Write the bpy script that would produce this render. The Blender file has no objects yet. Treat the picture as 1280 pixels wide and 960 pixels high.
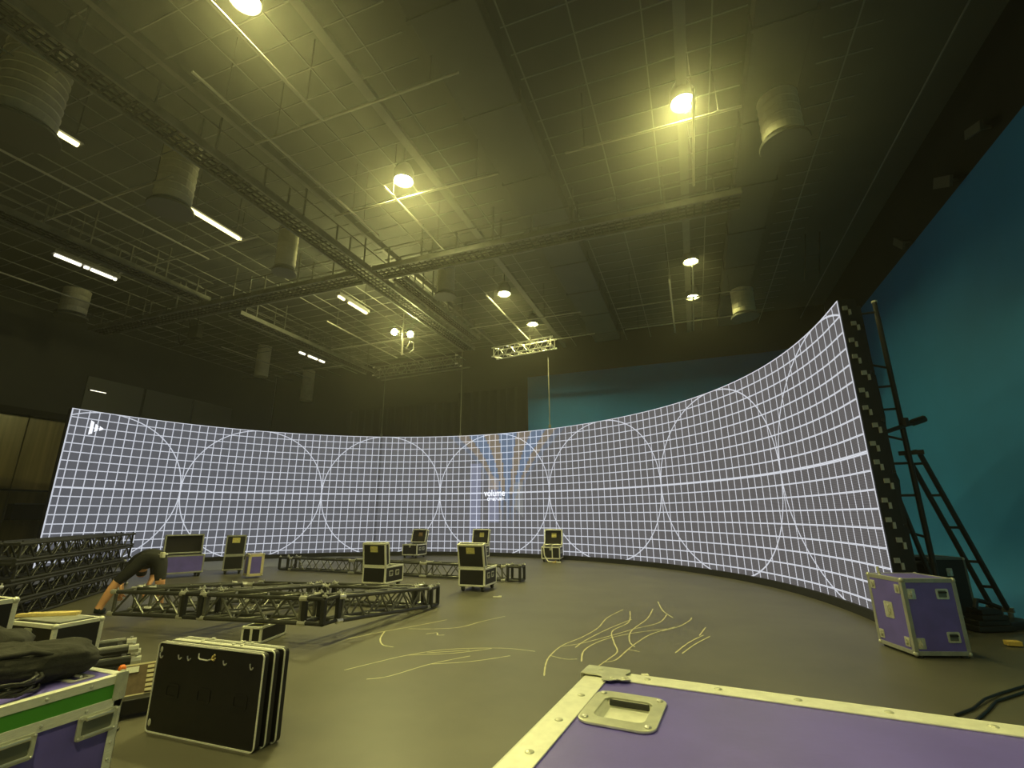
import bpy, bmesh, math, random
from mathutils import Vector as V, Matrix, Euler
random.seed(7)
sc = bpy.context.scene
COL = sc.collection
PI = math.pi
CAM_H = 1.45

# ------------------------------------------------------------------ materials
def mat(name, color, rough=0.5, metal=0.0, noise=0.0, nscale=6.0, bump=0.0, bscale=40.0, spec=0.5, stretch=None):
    m = bpy.data.materials.new(name); m.use_nodes = True
    nt = m.node_tree; b = nt.nodes['Principled BSDF']
    b.inputs['Base Color'].default_value = (*color, 1)
    b.inputs['Roughness'].default_value = rough
    b.inputs['Metallic'].default_value = metal
    b.inputs['Specular IOR Level'].default_value = spec
    tc = nt.nodes.new('ShaderNodeTexCoord')
    vec = tc.outputs['Object']
    if stretch:
        mp = nt.nodes.new('ShaderNodeMapping'); mp.inputs['Scale'].default_value = stretch
        nt.links.new(vec, mp.inputs['Vector']); vec = mp.outputs['Vector']
    if noise > 0:
        n = nt.nodes.new('ShaderNodeTexNoise'); n.inputs['Scale'].default_value = nscale
        n.inputs['Detail'].default_value = 5; n.inputs['Roughness'].default_value = 0.6
        nt.links.new(vec, n.inputs['Vector'])
        r = nt.nodes.new('ShaderNodeMapRange')
        r.inputs['From Min'].default_value = 0.3; r.inputs['From Max'].default_value = 0.7
        r.inputs['To Min'].default_value = 1 - noise; r.inputs['To Max'].default_value = 1 + noise
        nt.links.new(n.outputs['Fac'], r.inputs['Value'])
        mx = nt.nodes.new('ShaderNodeVectorMath'); mx.operation = 'SCALE'
        mx.inputs[0].default_value = color
        nt.links.new(r.outputs['Result'], mx.inputs['Scale'])
        nt.links.new(mx.outputs['Vector'], b.inputs['Base Color'])
    if bump > 0:
        n2 = nt.nodes.new('ShaderNodeTexNoise'); n2.inputs['Scale'].default_value = bscale
        n2.inputs['Detail'].default_value = 3
        nt.links.new(vec, n2.inputs['Vector'])
        bp = nt.nodes.new('ShaderNodeBump'); bp.inputs['Strength'].default_value = bump
        bp.inputs['Distance'].default_value = 0.01
        nt.links.new(n2.outputs['Fac'], bp.inputs['Height'])
        nt.links.new(bp.outputs['Normal'], b.inputs['Normal'])
    return m

def emit(name, color, strength):
    m = bpy.data.materials.new(name); m.use_nodes = True
    nt = m.node_tree; nt.nodes.clear()
    o = nt.nodes.new('ShaderNodeOutputMaterial'); e = nt.nodes.new('ShaderNodeEmission')
    e.inputs['Color'].default_value = (*color, 1); e.inputs['Strength'].default_value = strength
    nt.links.new(e.outputs[0], o.inputs[0])
    return m

M = dict(
    floor=mat('floor_black_vinyl', (0.112, 0.103, 0.072), 0.42, noise=0.16, nscale=1.1, bump=0.05, bscale=9, spec=0.5),
    cyan=mat('cyan_wall_paint', (0.022, 0.21, 0.56), 0.75, noise=0.10, nscale=0.35),
    palegrey=mat('pale_wall_panel', (0.19, 0.19, 0.17), 0.6),
    darkwall=mat('black_wall_paint', (0.014, 0.014, 0.012), 0.85, noise=0.2, nscale=0.5),
    drape=mat('black_drape', (0.022, 0.021, 0.018), 0.9, noise=0.25, nscale=0.8, stretch=(6, 6, 0.3)),
    greywall=mat('grey_wall_panel', (0.06, 0.06, 0.052), 0.7, noise=0.15, nscale=0.6),
    door=mat('ochre_door_panel', (0.42, 0.34, 0.15), 0.28, noise=0.3, nscale=1.0, stretch=(1, 5, 0.25)),
    deck=mat('ceiling_deck', (0.105, 0.108, 0.095), 0.85, noise=0.15, nscale=0.5),
    gridbar=mat('ceiling_bar_paint', (0.25, 0.26, 0.225), 0.5),
    beam=mat('beam_paint', (0.19, 0.19, 0.16), 0.6, noise=0.15, nscale=2),
    catwalk=mat('catwalk_steel', (0.02, 0.02, 0.017), 0.8, noise=0.2, nscale=2),
    rail=mat('catwalk_rail', (0.13, 0.13, 0.11), 0.5, noise=0.4, nscale=3),
    pipe=mat('pale_pipe', (0.42, 0.41, 0.34), 0.35),
    flatduct=mat('flat_duct_paint', (0.085, 0.087, 0.075), 0.7, noise=0.15, nscale=1),
    duct=mat('spiral_duct', (0.62, 0.59, 0.45), 0.5, noise=0.12, nscale=3),
    ductplate=mat('duct_plate', (0.10, 0.10, 0.085), 0.6),
    fixture=mat('lamp_housing', (0.15, 0.15, 0.14), 0.5),
    blackmetal=mat('black_truss_paint', (0.020, 0.020, 0.018), 0.5, metal=0.0),
    greytruss=mat('worn_truss_aluminium', (0.17, 0.17, 0.145), 0.35, metal=0.5, noise=0.4, nscale=6),
    darktruss=mat('dark_truss_chord', (0.045, 0.045, 0.038), 0.4, noise=0.3, nscale=5),
    silvertruss=mat('silver_truss', (0.70, 0.69, 0.60), 0.35, metal=0.5),
    steel=mat('bright_steel', (0.80, 0.79, 0.72), 0.3, metal=0.6),
    alu=mat('aluminium_edging', (0.93, 0.92, 0.80), 0.36, metal=0.15, noise=0.10, nscale=30, stretch=(1, 1, 8)),
    aludull=mat('dull_aluminium', (0.45, 0.45, 0.40), 0.45, metal=0.4, noise=0.15, nscale=12),
    zinc=mat('zinc_fitting', (0.70, 0.70, 0.58), 0.32, metal=0.35, noise=0.15, nscale=25),
    zincdark=mat('zinc_recess', (0.20, 0.21, 0.17), 0.4, metal=0.5),
    black=mat('black_laminate', (0.009, 0.008, 0.006), 0.5, noise=0.3, nscale=10),
    rubber=mat('black_rubber', (0.015, 0.015, 0.015), 0.7),
    foam=mat('dark_foam', (0.02, 0.017, 0.014), 0.95),
    purple=mat('purple_laminate', (0.165, 0.128, 0.56), 0.42, noise=0.12, nscale=4, bump=0.04, bscale=160),
    green=mat('green_band', (0.085, 0.36, 0.03), 0.5),
    cream=mat('cream_paint', (0.72, 0.64, 0.40), 0.5),
    wood=mat('pale_wood', (0.70, 0.55, 0.22), 0.6, noise=0.2, nscale=10),
    paper=mat('yellow_paper', (0.70, 0.62, 0.22), 0.7, noise=0.25, nscale=40),
    paper2=mat('brown_paper', (0.30, 0.18, 0.08), 0.7, noise=0.3, nscale=40),
    fabric=mat('black_bag_fabric', (0.022, 0.021, 0.016), 0.8, noise=0.35, nscale=12, bump=0.9, bscale=22),
    cable=mat('black_cable', (0.012, 0.012, 0.012), 0.45),
    orange=mat('orange_plastic', (0.85, 0.20, 0.02), 0.45),
    yellow=mat('yellow_foam', (0.80, 0.55, 0.12), 0.6),
    white=mat('white_tape', (0.80, 0.78, 0.62), 0.6),
    residue=mat('chalky_tape_residue', (0.62, 0.58, 0.38), 0.8),
    mat=mat('grey_floor_sheet', (0.22, 0.22, 0.22), 0.5, noise=0.1, nscale=2, stretch=(12, 1, 1)),
    brownboard=mat('brown_circuit_board', (0.16, 0.11, 0.06), 0.55, noise=0.3, nscale=20),
    skin=mat('skin', (0.88, 0.46, 0.24), 0.5),
    cloth=mat('black_clothes', (0.018, 0.018, 0.016), 0.85, noise=0.3, nscale=8),
    shoe=mat('dark_shoe', (0.012, 0.03, 0.035), 0.6),
    hair=mat('dark_hair', (0.01, 0.008, 0.006), 0.6),
    lamp=emit('lamp_glow', (1.0, 0.95, 0.35), 1040.0),
    tube=emit('tube_glow', (1.0, 0.90, 0.40), 3.0),
    lampdim=emit('dimmer_lamp_glow', (1.0, 0.95, 0.33), 460.0),
    tubewhite=emit('white_tube_glow', (1.0, 0.95, 0.70), 2.0),
    ledtext=emit('screen_white', (0.85, 0.88, 0.95), 1.1),
)

# ------------------------------------------------------------------ helpers
class MB:
    def __init__(s): s.bm = bmesh.new()
    def _xf(s, vs, m):
        if m is not None: bmesh.ops.transform(s.bm, matrix=m, verts=vs)
    def box(s, c, size, m=None):
        r = bmesh.ops.create_cube(s.bm, size=1.0, matrix=Matrix.Translation(V(c)) @ Matrix.Diagonal((*size, 1)))
        s._xf(r['verts'], m); return r['verts']
    def span(s, a, b, m=None):
        a, b = V(a), V(b); return s.box((a + b) / 2, [abs(x) for x in (b - a)], m)
    def tube(s, p, q, r, seg=8, r2=None):
        p, q = V(p), V(q); d = q - p
        if d.length < 1e-6: return
        rot = d.to_track_quat('Z', 'Y').to_matrix().to_4x4()
        bmesh.ops.create_cone(s.bm, cap_ends=True, segments=seg, radius1=r, radius2=r if r2 is None else r2, depth=d.length,
                              matrix=Matrix.Translation((p + q) / 2) @ rot)
    def bar(s, p, q, w, h=None):
        p, q = V(p), V(q); d = q - p; h = h or w
        rot = d.to_track_quat('Z', 'Y').to_matrix().to_4x4()
        bmesh.ops.create_cube(s.bm, size=1.0, matrix=Matrix.Translation((p + q) / 2) @ rot @ Matrix.Diagonal((w, h, d.length, 1)))
    def path(s, pts, r, seg=6, closed=False):
        pts = [V(p) for p in pts]; n = len(pts); rings = []
        for i, p in enumerate(pts):
            a = pts[i - 1] if (i or closed) else p
            b = pts[(i + 1) % n] if (i < n - 1 or closed) else p
            t = (b - a).normalized()
            up = V((0, 0, 1)) if abs(t.z) < 0.95 else V((1, 0, 0))
            x = t.cross(up).normalized(); y = x.cross(t)
            rings.append([s.bm.verts.new(p + (x * math.cos(2 * PI * k / seg) + y * math.sin(2 * PI * k / seg)) * r) for k in range(seg)])
        for i in range(n if closed else n - 1):
            A, B = rings[i], rings[(i + 1) % n]
            for k in range(seg): s.bm.faces.new((A[k], A[(k + 1) % seg], B[(k + 1) % seg], B[k]))
        if not closed:
            s.bm.faces.new(rings[0][::-1]); s.bm.faces.new(rings[-1])
    def lathe(s, prof, seg=24, c=(0, 0, 0), m=None):
        vs = []; rings = []
        for r, z in prof:
            ring = [s.bm.verts.new((c[0] + r * math.cos(2 * PI * k / seg), c[1] + r * math.sin(2 * PI * k / seg), c[2] + z)) for k in range(seg)]
            rings.append(ring); vs += ring
        for A, B in zip(rings, rings[1:]):
            for k in range(seg): s.bm.faces.new((A[k], A[(k + 1) % seg], B[(k + 1) % seg], B[k]))
        s.bm.faces.new(rings[0][::-1]); s.bm.faces.new(rings[-1]); s._xf(vs, m)
    def ball(s, c, r, sub=2, sc=(1, 1, 1)):
        bmesh.ops.create_icosphere(s.bm, subdivisions=sub, radius=r, matrix=Matrix.Translation(V(c)) @ Matrix.Diagonal((*sc, 1)))
    def rrect(s, w, h, t, rad, c=(0, 0, 0), m=None, seg=4):
        """rounded plate: w along x, h along z, thickness t along y"""
        pts = []
        for cx, cz, a0 in ((w/2-rad, h/2-rad, 0), (-w/2+rad, h/2-rad, 90), (-w/2+rad, -h/2+rad, 180), (w/2-rad, -h/2+rad, 270)):
            for k in range(seg + 1):
                a = math.radians(a0 + 90 * k / seg); pts.append((cx + rad * math.cos(a), cz + rad * math.sin(a)))
        f = [s.bm.verts.new((c[0] + x, c[1] - t / 2, c[2] + z)) for x, z in pts]
        b = [s.bm.verts.new((c[0] + x, c[1] + t / 2, c[2] + z)) for x, z in pts]
        s.bm.faces.new(f); s.bm.faces.new(b[::-1]); n = len(pts)
        for k in range(n): s.bm.faces.new((f[k], b[k], b[(k + 1) % n], f[(k + 1) % n]))
        s._xf(f + b, m)
    def ring(s, w, h, iw, ih, t, rad, c=(0, 0, 0), m=None, seg=4, off=(0, 0)):
        """rounded rectangular frame in the xz plane"""
        def loop(w, h, rad, o):
            pts = []
            for cx, cz, a0 in ((w/2-rad, h/2-rad, 0), (-w/2+rad, h/2-rad, 90), (-w/2+rad, -h/2+rad, 180), (w/2-rad, -h/2+rad, 270)):
                for k in range(seg + 1):
                    a = math.radians(a0 + 90 * k / seg); pts.append((cx + rad * math.cos(a) + o[0], cz + rad * math.sin(a) + o[1]))
            return pts
        O, I = loop(w, h, rad, (0, 0)), loop(iw, ih, rad * 0.6, off); n = len(O); L = []
        for y in (-t / 2, t / 2):
            L.append(([s.bm.verts.new((c[0] + x, c[1] + y, c[2] + z)) for x, z in O], [s.bm.verts.new((c[0] + x, c[1] + y, c[2] + z)) for x, z in I]))
        for k in range(n):
            j = (k + 1) % n
            s.bm.faces.new((L[0][0][k], L[0][0][j], L[0][1][j], L[0][1][k]))
            s.bm.faces.new((L[1][0][j], L[1][0][k], L[1][1][k], L[1][1][j]))
            s.bm.faces.new((L[0][0][j], L[0][0][k], L[1][0][k], L[1][0][j]))
            s.bm.faces.new((L[0][1][k], L[0][1][j], L[1][1][j], L[1][1][k]))
        s._xf([v for a in L for q in a for v in q], m)
    def build(s, name, m, parent=None, smooth=False, bevel=0.0, loc=None, rot=None):
        bm = s.bm
        bmesh.ops.recalc_face_normals(bm, faces=bm.faces[:])
        me = bpy.data.meshes.new(name); bm.to_mesh(me); bm.free()
        ms = m if isinstance(m, (list, tuple)) else [m]
        for x in ms: me.materials.append(x)
        if smooth:
            for p in me.polygons: p.use_smooth = True
        o = bpy.data.objects.new(name, me); COL.objects.link(o)
        if parent is not None: o.parent = parent
        if loc is not None: o.location = loc
        if rot is not None: o.rotation_euler = rot
        if bevel:
            b = o.modifiers.new('bevel', 'BEVEL'); b.width = bevel; b.segments = 2; b.limit_method = 'ANGLE'
        return o

def tag(o, label, cat, group=None, kind=None):
    o['label'] = label; o['category'] = cat
    if group: o['group'] = group
    if kind: o['kind'] = kind
    return o
def empty(name, loc=(0, 0, 0), rz=0.0, label=None, cat=None, group=None):
    o = bpy.data.objects.new(name, None); COL.objects.link(o); o.empty_display_size = 0.1
    o.location = loc; o.rotation_euler = (0, 0, rz)
    if label: tag(o, label, cat, group)
    return o
def struct(o):
    o['kind'] = 'structure'; return o
def copy_tree(o, parent=None):
    c = o.copy(); COL.objects.link(c); c.parent = parent
    for ch in list(o.children): copy_tree(ch, c)
    return c
def K(x, y, k):            # a point k metres above eye height on the slope (x, y): the roof furniture's plan
    return V((x * k, y * k, CAM_H + k))

# ------------------------------------------------------------------ camera
cam = bpy.data.cameras.new('camera'); co = bpy.data.objects.new('camera', cam); COL.objects.link(co)
cam.sensor_width = 36.0; cam.lens = 594.0 / 1280 * 36.0; cam.clip_start = 0.02; cam.clip_end = 200
Rr = ((0.9371375587331165, 0.34893776585502106, -0.0039536782672524775),
      (0.09641175931722273, -0.24800966962736815, 0.9639481191623757),
      (-0.3353773526597948, 0.9037331682147282, 0.26606088023510227))
mw = Matrix(((Rr[0][0], Rr[1][0], -Rr[2][0], 0), (Rr[0][1], Rr[1][1], -Rr[2][1], 0), (Rr[0][2], Rr[1][2], -Rr[2][2], CAM_H), (0, 0, 0, 1)))
co.matrix_world = mw
sc.camera = co

# ------------------------------------------------------------------ the room
XL, XR, YB, YF = -21.5, 5.3, 19.6, -7.0
ZC = 9.1      # roof deck
ZP = 7.45      # top of the cyan paint
b = MB(); b.span((XL - .3, YF, -0.2), (XR + .3, YB + .3, 0)); struct(b.build('floor', M['floor']))
b = MB(); b.span((XL - .3, YF, ZC), (XR + .3, YB + .3, ZC + .2)); struct(b.build('ceiling', M['deck']))
b = MB(); b.span((XR + .02, YF, 0), (XR + .3, YB, ZC)); struct(b.build('wall_right', M['darkwall']))
b = MB(); b.span((XL, YB + .02, 0), (XR, YB + .3, ZC)); struct(b.build('wall_back', M['darkwall']))
b = MB(); b.span((XL - .3, YF, 0), (XL, YB, ZC)); struct(b.build('wall_left', M['greywall']))
b = MB(); b.span((XL, YF - .3, 0), (XR, YF, ZC)); struct(b.build('wall_front', M['darkwall']))

# painted cyclorama: curved corner and curved cove at the floor
def cyc():
    bm = bmesh.new(); cove = 1.15; rc = 2.2
    prof = []                                   # (inset from wall plane, z)
    for k in range(9):
        a = PI / 2 * k / 8; prof.append((cove - cove * math.sin(a), cove - cove * math.cos(a)))
    prof.append((0, ZP))
    prof = [(i, max(z, 0.004)) for i, z in prof]
    plan = []                                   # (x, y, inward normal)
    plan.append((XR, YF + .05, (-1, 0)))
    plan.append((XR, YB - rc, (-1, 0)))
    for k in range(1, 9):
        a = PI / 2 * k / 8; plan.append((XR - rc + rc * math.cos(a), YB - rc + rc * math.sin(a), (-math.cos(a), -math.sin(a))))
    plan.append((-6.52, YB, (0, -1)))
    rows = [[bm.verts.new((x + n[0] * i, y + n[1] * i, z)) for i, z in prof] for x, y, n in plan]
    for A, B in zip(rows, rows[1:]):
        for k in range(len(prof) - 1): bm.faces.new((A[k], B[k], B[k + 1], A[k + 1]))
    m = MB(); m.bm.free(); m.bm = bm
    return m
o = cyc().build('wall_cyclorama', M['cyan'], smooth=True); struct(o)

# black drapes on the back wall, left of the cyan paint
def drape(x0, x1, y, z0, z1, amp=0.05, step=0.09):
    m = MB(); n = int((x1 - x0) / step); rows = []
    for i in range(n + 1):
        x = x0 + (x1 - x0) * i / n
        yy = y + amp * math.sin(i * 1.3) + amp * .5 * math.sin(i * .37)
        rows.append((m.bm.verts.new((x, yy, z0)), m.bm.verts.new((x, yy, z1))))
    for A, B in zip(rows, rows[1:]): m.bm.faces.new((A[0], B[0], B[1], A[1]))
    r = bmesh.ops.solidify(m.bm, geom=m.bm.faces[:], thickness=0.02)
    return m
tag(drape(-9.9, -6.6, YB - .16, 0.02, 7.0).build('stage_drape', M['drape'], smooth=True), 'black drape hanging behind the screen, next to the cyan wall', 'curtain', 'black drapes')
tag(drape(-16.2, -10.0, YB - .16, 0.02, 6.6).build('stage_drape', M['drape'], smooth=True), 'wide black drape hanging behind the screen, left of the drape by the cyan wall', 'curtain', 'black drapes')

# left wall: big ochre sliding door with a bulkhead and panels above it
b = MB()
for i in range(8): b.span((XL + .01, 4.6 + i * 1.2, 0.02), (XL + .09, 5.77 + i * 1.2, 4.8))
dr = b.build('door_1', M['door'], bevel=.01); struct(dr)
b = MB(); b.span((XL + .01, 3.0, 4.83), (XL + .35, 16.5, 5.05)); struct(b.build('trim_1', M['darkwall']))
b = MB(); b.span((XL + .09, 4.6, 2.30), (XL + .13, 14.2, 2.36)); struct(b.build('trim_2', M['darkwall']))
b = MB()
for y0, y1 in ((10.8, 12.85), (12.95, 15.0), (15.1, 17.1)): b.span((XL + .01, y0, 5.2), (XL + .06, y1, 6.7))
struct(b.build('trim_3', M['palegrey'], bevel=.01))
e = empty('wall_lamp', (XL + .06, 11.2, 6.16), 0, 'small glowing strip lamp high on the left wall above the screen corner', 'lamp')
b = MB(); b.span((0, -.3, -.03), (.06, .3, .05)); b.build('housing', M['fixture'], e)
b = MB(); b.span((.06, -.27, -.012), (.07, .27, .012)); b.build('tube', M['tubewhite'], e)
e = empty('wall_cabinet', (XL + .14, 9.85, 1.36), 0, 'dark box cabinet mounted on the ochre door on the left wall', 'cabinet')
b = MB(); b.span((0, -.45, 0), (.4, .45, .52)); b.build('body', M['black'], e, bevel=.01)
b = MB(); b.span((.4, -.45, .5), (.44, .45, .54)); b.build('lip', M['aludull'], e)

# ------------------------------------------------------------------ ceiling grid and roof furniture
KG = 7.05
b = MB()
ys = [-.55 + .0667 * i for i in range(int(3.2 / .0667))]
xs = [-2.95 + .1475 * i for i in range(6)] + [-2.0, -1.86, -1.66, -1.58, -1.42, -1.34, -1.04, -.89, -.82, -.735, -.585, -.28, -.145, -.005, .132, .42, .62]
for y in ys:
    if y * KG > YB - .3: continue
    for x0, x1 in ((-2.95, -1.22), (-1.18, -.49), (-.29, .20), (.36, .47)):
        p, q = K(x0, y, KG), K(x1, y, KG); b.bar(p, q, .016)
for x in xs:
    b.bar(K(x, -.6, KG - .03), K(x, 2.72, KG - .03), .020)
struct(b.build('ceiling_grid', M['gridbar']))
for x, w, lab in ((.068, .17, 'pale steel beam running under the roof above the right row of round lamps'),
                  (-.655, .17, 'pale steel beam running under the roof left of the centre round lamps'),
                  (-1.045, .10, 'thin steel beam running under the roof beside the catwalk')):
    b = MB(); k = KG - .1
    p, q = K(x, -.6, k), K(x, 2.72, k)
    b.bar(p, q, w, .02); b.bar(p + V((0, 0, .1)), q + V((0, 0, .1)), .03, .2)
    tag(b.build('roof_beam', M['beam']), lab, 'beam')
for x0, x1, lab in ((-.465, -.315, 'wide flat air duct under the roof between the two rows of round lamps'),
                    (.215, .335, 'wide flat air duct under the roof right of the bright round lamp')):
    b = MB(); k = KG - .12
    p, q = K(x0, -.6, k), K(x1, 2.70, k)
    b.span((p.x, p.y, p.z), (q.x, q.y, p.z + .35))
    e = b.build('flat_duct', M['flatduct'], bevel=.02); tag(e, lab, 'duct')
    for i in range(12):
        y = p.y + (q.y - p.y) * (i + .5) / 12
        b = MB(); b.span((p.x - .03, y - .03, p.z - .03), (q.x + .03, y + .03, p.z + .3)); b.build('flange', M['flatduct'], e)

def pipe(p, q, lab, r=.022, stubs=True):
    e = empty('scaffold_pipe', p, 0, lab, 'pipe')
    d = V(q) - V(p)
    b = MB(); b.tube((0, 0, 0), d, r, 8); b.build('tube', M['pipe'], e, smooth=False)
    for t in (0.12, .88):
        b = MB(); c = d * t; b.tube(c, c + V((0, 0, .012)), .045, 8); b.tube(c, (c.x, c.y, ZC - p[2]), .008, 5); b.build('hanger', M['rail'], e)
KP = 6.35
for x0, y0, x1, y1, lab in (
    (-2.66, .70, -2.66, 1.62, 'pale pipe under the roof at the far left, in front of the hanging duct'),
    (-1.74, .30, -1.74, 1.18, 'long pale pipe under the roof between the two left tube lights'),
    (-1.0, .56, -1.0, 1.28, 'pale pipe under the roof running along the catwalk towards the small hanging duct'),
    (-.815, .30, -.815, .78, 'bright pale pipe under the roof below the topmost round lamp'),
    (-.82, 1.06, -.82, 1.45, 'pale pipe under the roof beside the centre round lamp'),
    (-.825, 1.88, -.825, 2.62, 'pale pipe under the roof ending over the right hanging truss'),
    (-1.74, 1.86, -1.74, 2.52, 'pale pipe under the roof crossing behind the pair of spotlights'),
    (-2.62, 1.95, -2.62, 2.7, 'pale pipe under the roof left of the small far tube light'),
    (-.01, 2.02, -.01, 2.7, 'pale pipe under the roof left of the two far right round lamps'),
    (.095, 1.02, .095, 1.40, 'short pale pipe under the roof just behind the brightest round lamp'),
    (.09, 1.93, .09, 2.7, 'pale pipe under the roof passing the two far right round lamps'),
    (-1.05, .78, -.42, .78, 'thick pale cross pipe under the roof above the centre round lamp'),
    (-2.07, .79, -1.39, .79, 'pale cross pipe under the roof beside the big left duct'),
    (-2.2, 1.13, -1.42, 1.13, 'pale cross pipe under the roof touching the end of the long tube light'),
    (-1.07, 1.13, -.46, 1.13, 'pale cross pipe under the roof just beyond the centre round lamp'),
    (-.25, 1.12, .21, 1.12, 'bright cross pipe under the roof in front of the brightest round lamp'),
    (-2.06, 2.235, -.45, 2.225, 'long pale cross pipe under the roof behind the pair of spotlights'),
    (-.27, 2.255, .32, 2.245, 'bright cross pipe under the roof through the lower far right round lamp'),
    (-.27, 2.55, .36, 2.56, 'bright cross pipe under the roof nearest the back wall on the right'),
    (-.86, 2.57, -.44, 2.55, 'pale cross pipe under the roof right above the right hanging truss'),
    (-3.1, 2.52, -2.1, 2.52, 'pale cross pipe under the roof at the far left by the two small ducts')):
    pipe(K(x0, y0, KP + (.06 if y0 == y1 or abs(y0-y1) < .03 else 0)), K(x1, y1, KP + (.06 if abs(y0 - y1) < .03 else 0)), lab)

def catwalk(p, q, width, lab, rail_sides=(1, -1), nposts=8):
    p, q = V(p), V(q); d = q - p; L = d.length
    e = empty('catwalk', p, math.atan2(d.y, d.x), lab, 'catwalk')
    b = MB()
    for i in range(int(L / .16)): b.span((i * .16, -width / 2, .005), (i * .16 + .035, width / 2, .03))
    for i in range(4): b.span((0, -width / 2 + width * (i + .5) / 4 - .01, 0), (L, -width / 2 + width * (i + .5) / 4 + .01, .035))
    b.build('deck', M['catwalk'], e)
    for s in rail_sides:
        b = MB(); b.span((0, s * width / 2 - .022, -.03), (L, s * width / 2 + .022, .10)); b.build('toe_channel', M['rail'], e)
        b = MB(); b.tube((0, s * width / 2, .55), (L, s * width / 2, .55), .018); b.build('handrail', M['rail'], e)
        for i in range(nposts):
            x = L * (i + .5) / nposts
            b = MB(); b.bar((x, s * width / 2, .04), (x, s * width / 2, 1.0 if i % 2 else .56), .03); b.build('post', M['rail'], e)
    return e
KC = 6.15
catwalk(K(-1.235, .18, KC), K(-1.235, 2.55, KC), .5, 'long catwalk under the roof running past the big left duct to the back', nposts=14)
catwalk(K(-2.13, .45, KC), K(-2.13, 1.46, KC), .5, 'catwalk under the roof on the left beside the white tube light', nposts=7)
catwalk(K(-1.18, 1.53, KC - .12), K(.24, 1.53, KC - .12), .5, 'cross catwalk under the roof behind the centre round lamps', nposts=9)
catwalk(K(-3.06, 1.53, KC - .12), K(-1.29, 1.53, KC - .12), .5, 'cross catwalk under the roof behind the hanging duct on the left', nposts=9)
catwalk(K(-2.12, 1.62, KC), K(-2.12, 2.75, KC), .5, 'far catwalk under the roof above the small far tube light', nposts=6)
catwalk(K(-1.12, 1.60, KC+.15), K(-1.12, 2.40, KC+.15), .35, 'narrow far catwalk under the roof right of the pair of spotlights', nposts=5)

def round_lamp(x, y, lab, k=6.75, r=.155, m='lamp'):
    p = K(x, y, k)
    e = empty('round_lamp', p, 0, lab, 'lamp', 'round lamps under the roof')
    b = MB(); b.lathe([(.06, .42), (.13, .40), (.20, .24), (.225, .0), (.20, .0), (.185, .14), (.01, .15)], 20); b.build('housing', M['fixture'], e, smooth=True)
    b = MB(); b.lathe([(.01, .13), (r, .125), (r * .97, .10), (r * .6, .085), (.01, .08)], 20); b.build('bulb_lens', M[m], e, smooth=True)
    b = MB(); b.tube((0, 0, .4), (0, 0, ZC - p.z), .02, 6); b.build('rod', M['rail'], e)
for x, y, lab in ((.07, 1.06, 'brightest round lamp, on the right under the roof with a yellow glow'),
                  (.082, 1.90, 'round lamp under the roof far right, the upper of two close together'),
                  (.088, 2.255, 'round lamp under the roof far right, the lower of two close together'),
                  (-.75, .485, 'topmost round lamp, cut by the upper edge of the photo'),
                  (-.75, 1.06, 'round lamp glowing under the middle of the roof beside the thick cross pipe'),
                  (-.742, 1.90, 'round lamp under the roof far back, left of the lamp over the right truss'),
                  (-.732, 2.30, 'round lamp under the roof just above the right hanging truss'),
                                    (-.75, -.30, 'unseen round lamp added under the roof behind the camera on the left'),  # unseen lamp added for illumination, carrying on the left row
                  (.07, -.32, 'unseen round lamp added under the roof behind the camera on the right'),  # unseen lamp added to brighten the foreground case
                  ):
    round_lamp(x, y, lab, m='lampdim' if x > 0 and y > .5 else 'lamp')

def tube_light(x, y0, y1, lab, m='tube', segs=((0, 1),), k=6.5):
    p, q = K(x, y0, k), K(x, y1, k); L = (q - p).length
    e = empty('tube_light', p, PI / 2, lab, 'lamp')
    b = MB(); b.span((-.05, -.09, .03), (L + .05, .09, .12)); b.build('housing', M['fixture'], e)
    for a, c in segs:
        b = MB(); b.tube((L * a, 0, 0), (L * c, 0, 0), .045, 10); b.build('tube', M[m], e)
    for t in (.1, .9):
        b = MB(); b.tube((L * t, 0, .1), (L * t, 0, ZC - p.z), .012, 5); b.build('rod', M['rail'], e)
tube_light(-1.515, .52, .61, 'short glowing tube light under the roof at upper left, beside the largest duct')
tube_light(-1.50, .92, 1.12, 'long glowing tube light under the roof right of the big left duct')
tube_light(-2.275, .94, 1.16, 'white tube light in broken segments under the roof at far left', 'tubewhite', ((0, .4), (.46, .53), (.57, .93), (.96, 1)))
tube_light(-1.48, 1.64, 1.85, 'tube light in three glowing segments under the middle of the roof', 'tube', ((0, .18), (.35, .7), (.74, 1)))
tube_light(-2.25, 2.2, 2.42, 'small tube light in three segments above the two small far ducts', 'tubewhite', ((0, .2), (.35, .7), (.8, 1)))
# the pair of spotlights on a short mast over the left hanging truss
p = K(-1.47, 2.17, 6.0)
e = empty('spotlight_cluster', p, 0, 'pair of glowing spotlights on a mast over the left hanging truss', 'lamp')
b = MB(); b.tube((0, 0, -.75), (0, 0, .4), .035, 8); b.tube((-.3, 0, .05), (.35, 0, .05), .03, 8); b.tube((0, 0, .4), (0, 0, ZC - p.z), .02, 6); b.build('mast', M['greytruss'], e)
for dx, dz in ((-.28, .12), (.36, -.05)):
    b = MB(); b.tube((dx, .12, dz + .02), (dx, -.10, dz - .03), .12, 12); b.build('housing', M['fixture'], e)
    b = MB(); b.tube((dx, -.10, dz - .03), (dx, -.125, dz - .035), .10, 12); b.build('lens', M['lamp'], e)
b = MB(); b.path([(.15, 0, -.55), (.3, 0, -.3), (.42, .02, -.35), (.45, .02, -.6), (.3, 0, -.72)], .025, 6); b.build('cable', M['greytruss'], e)

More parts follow.
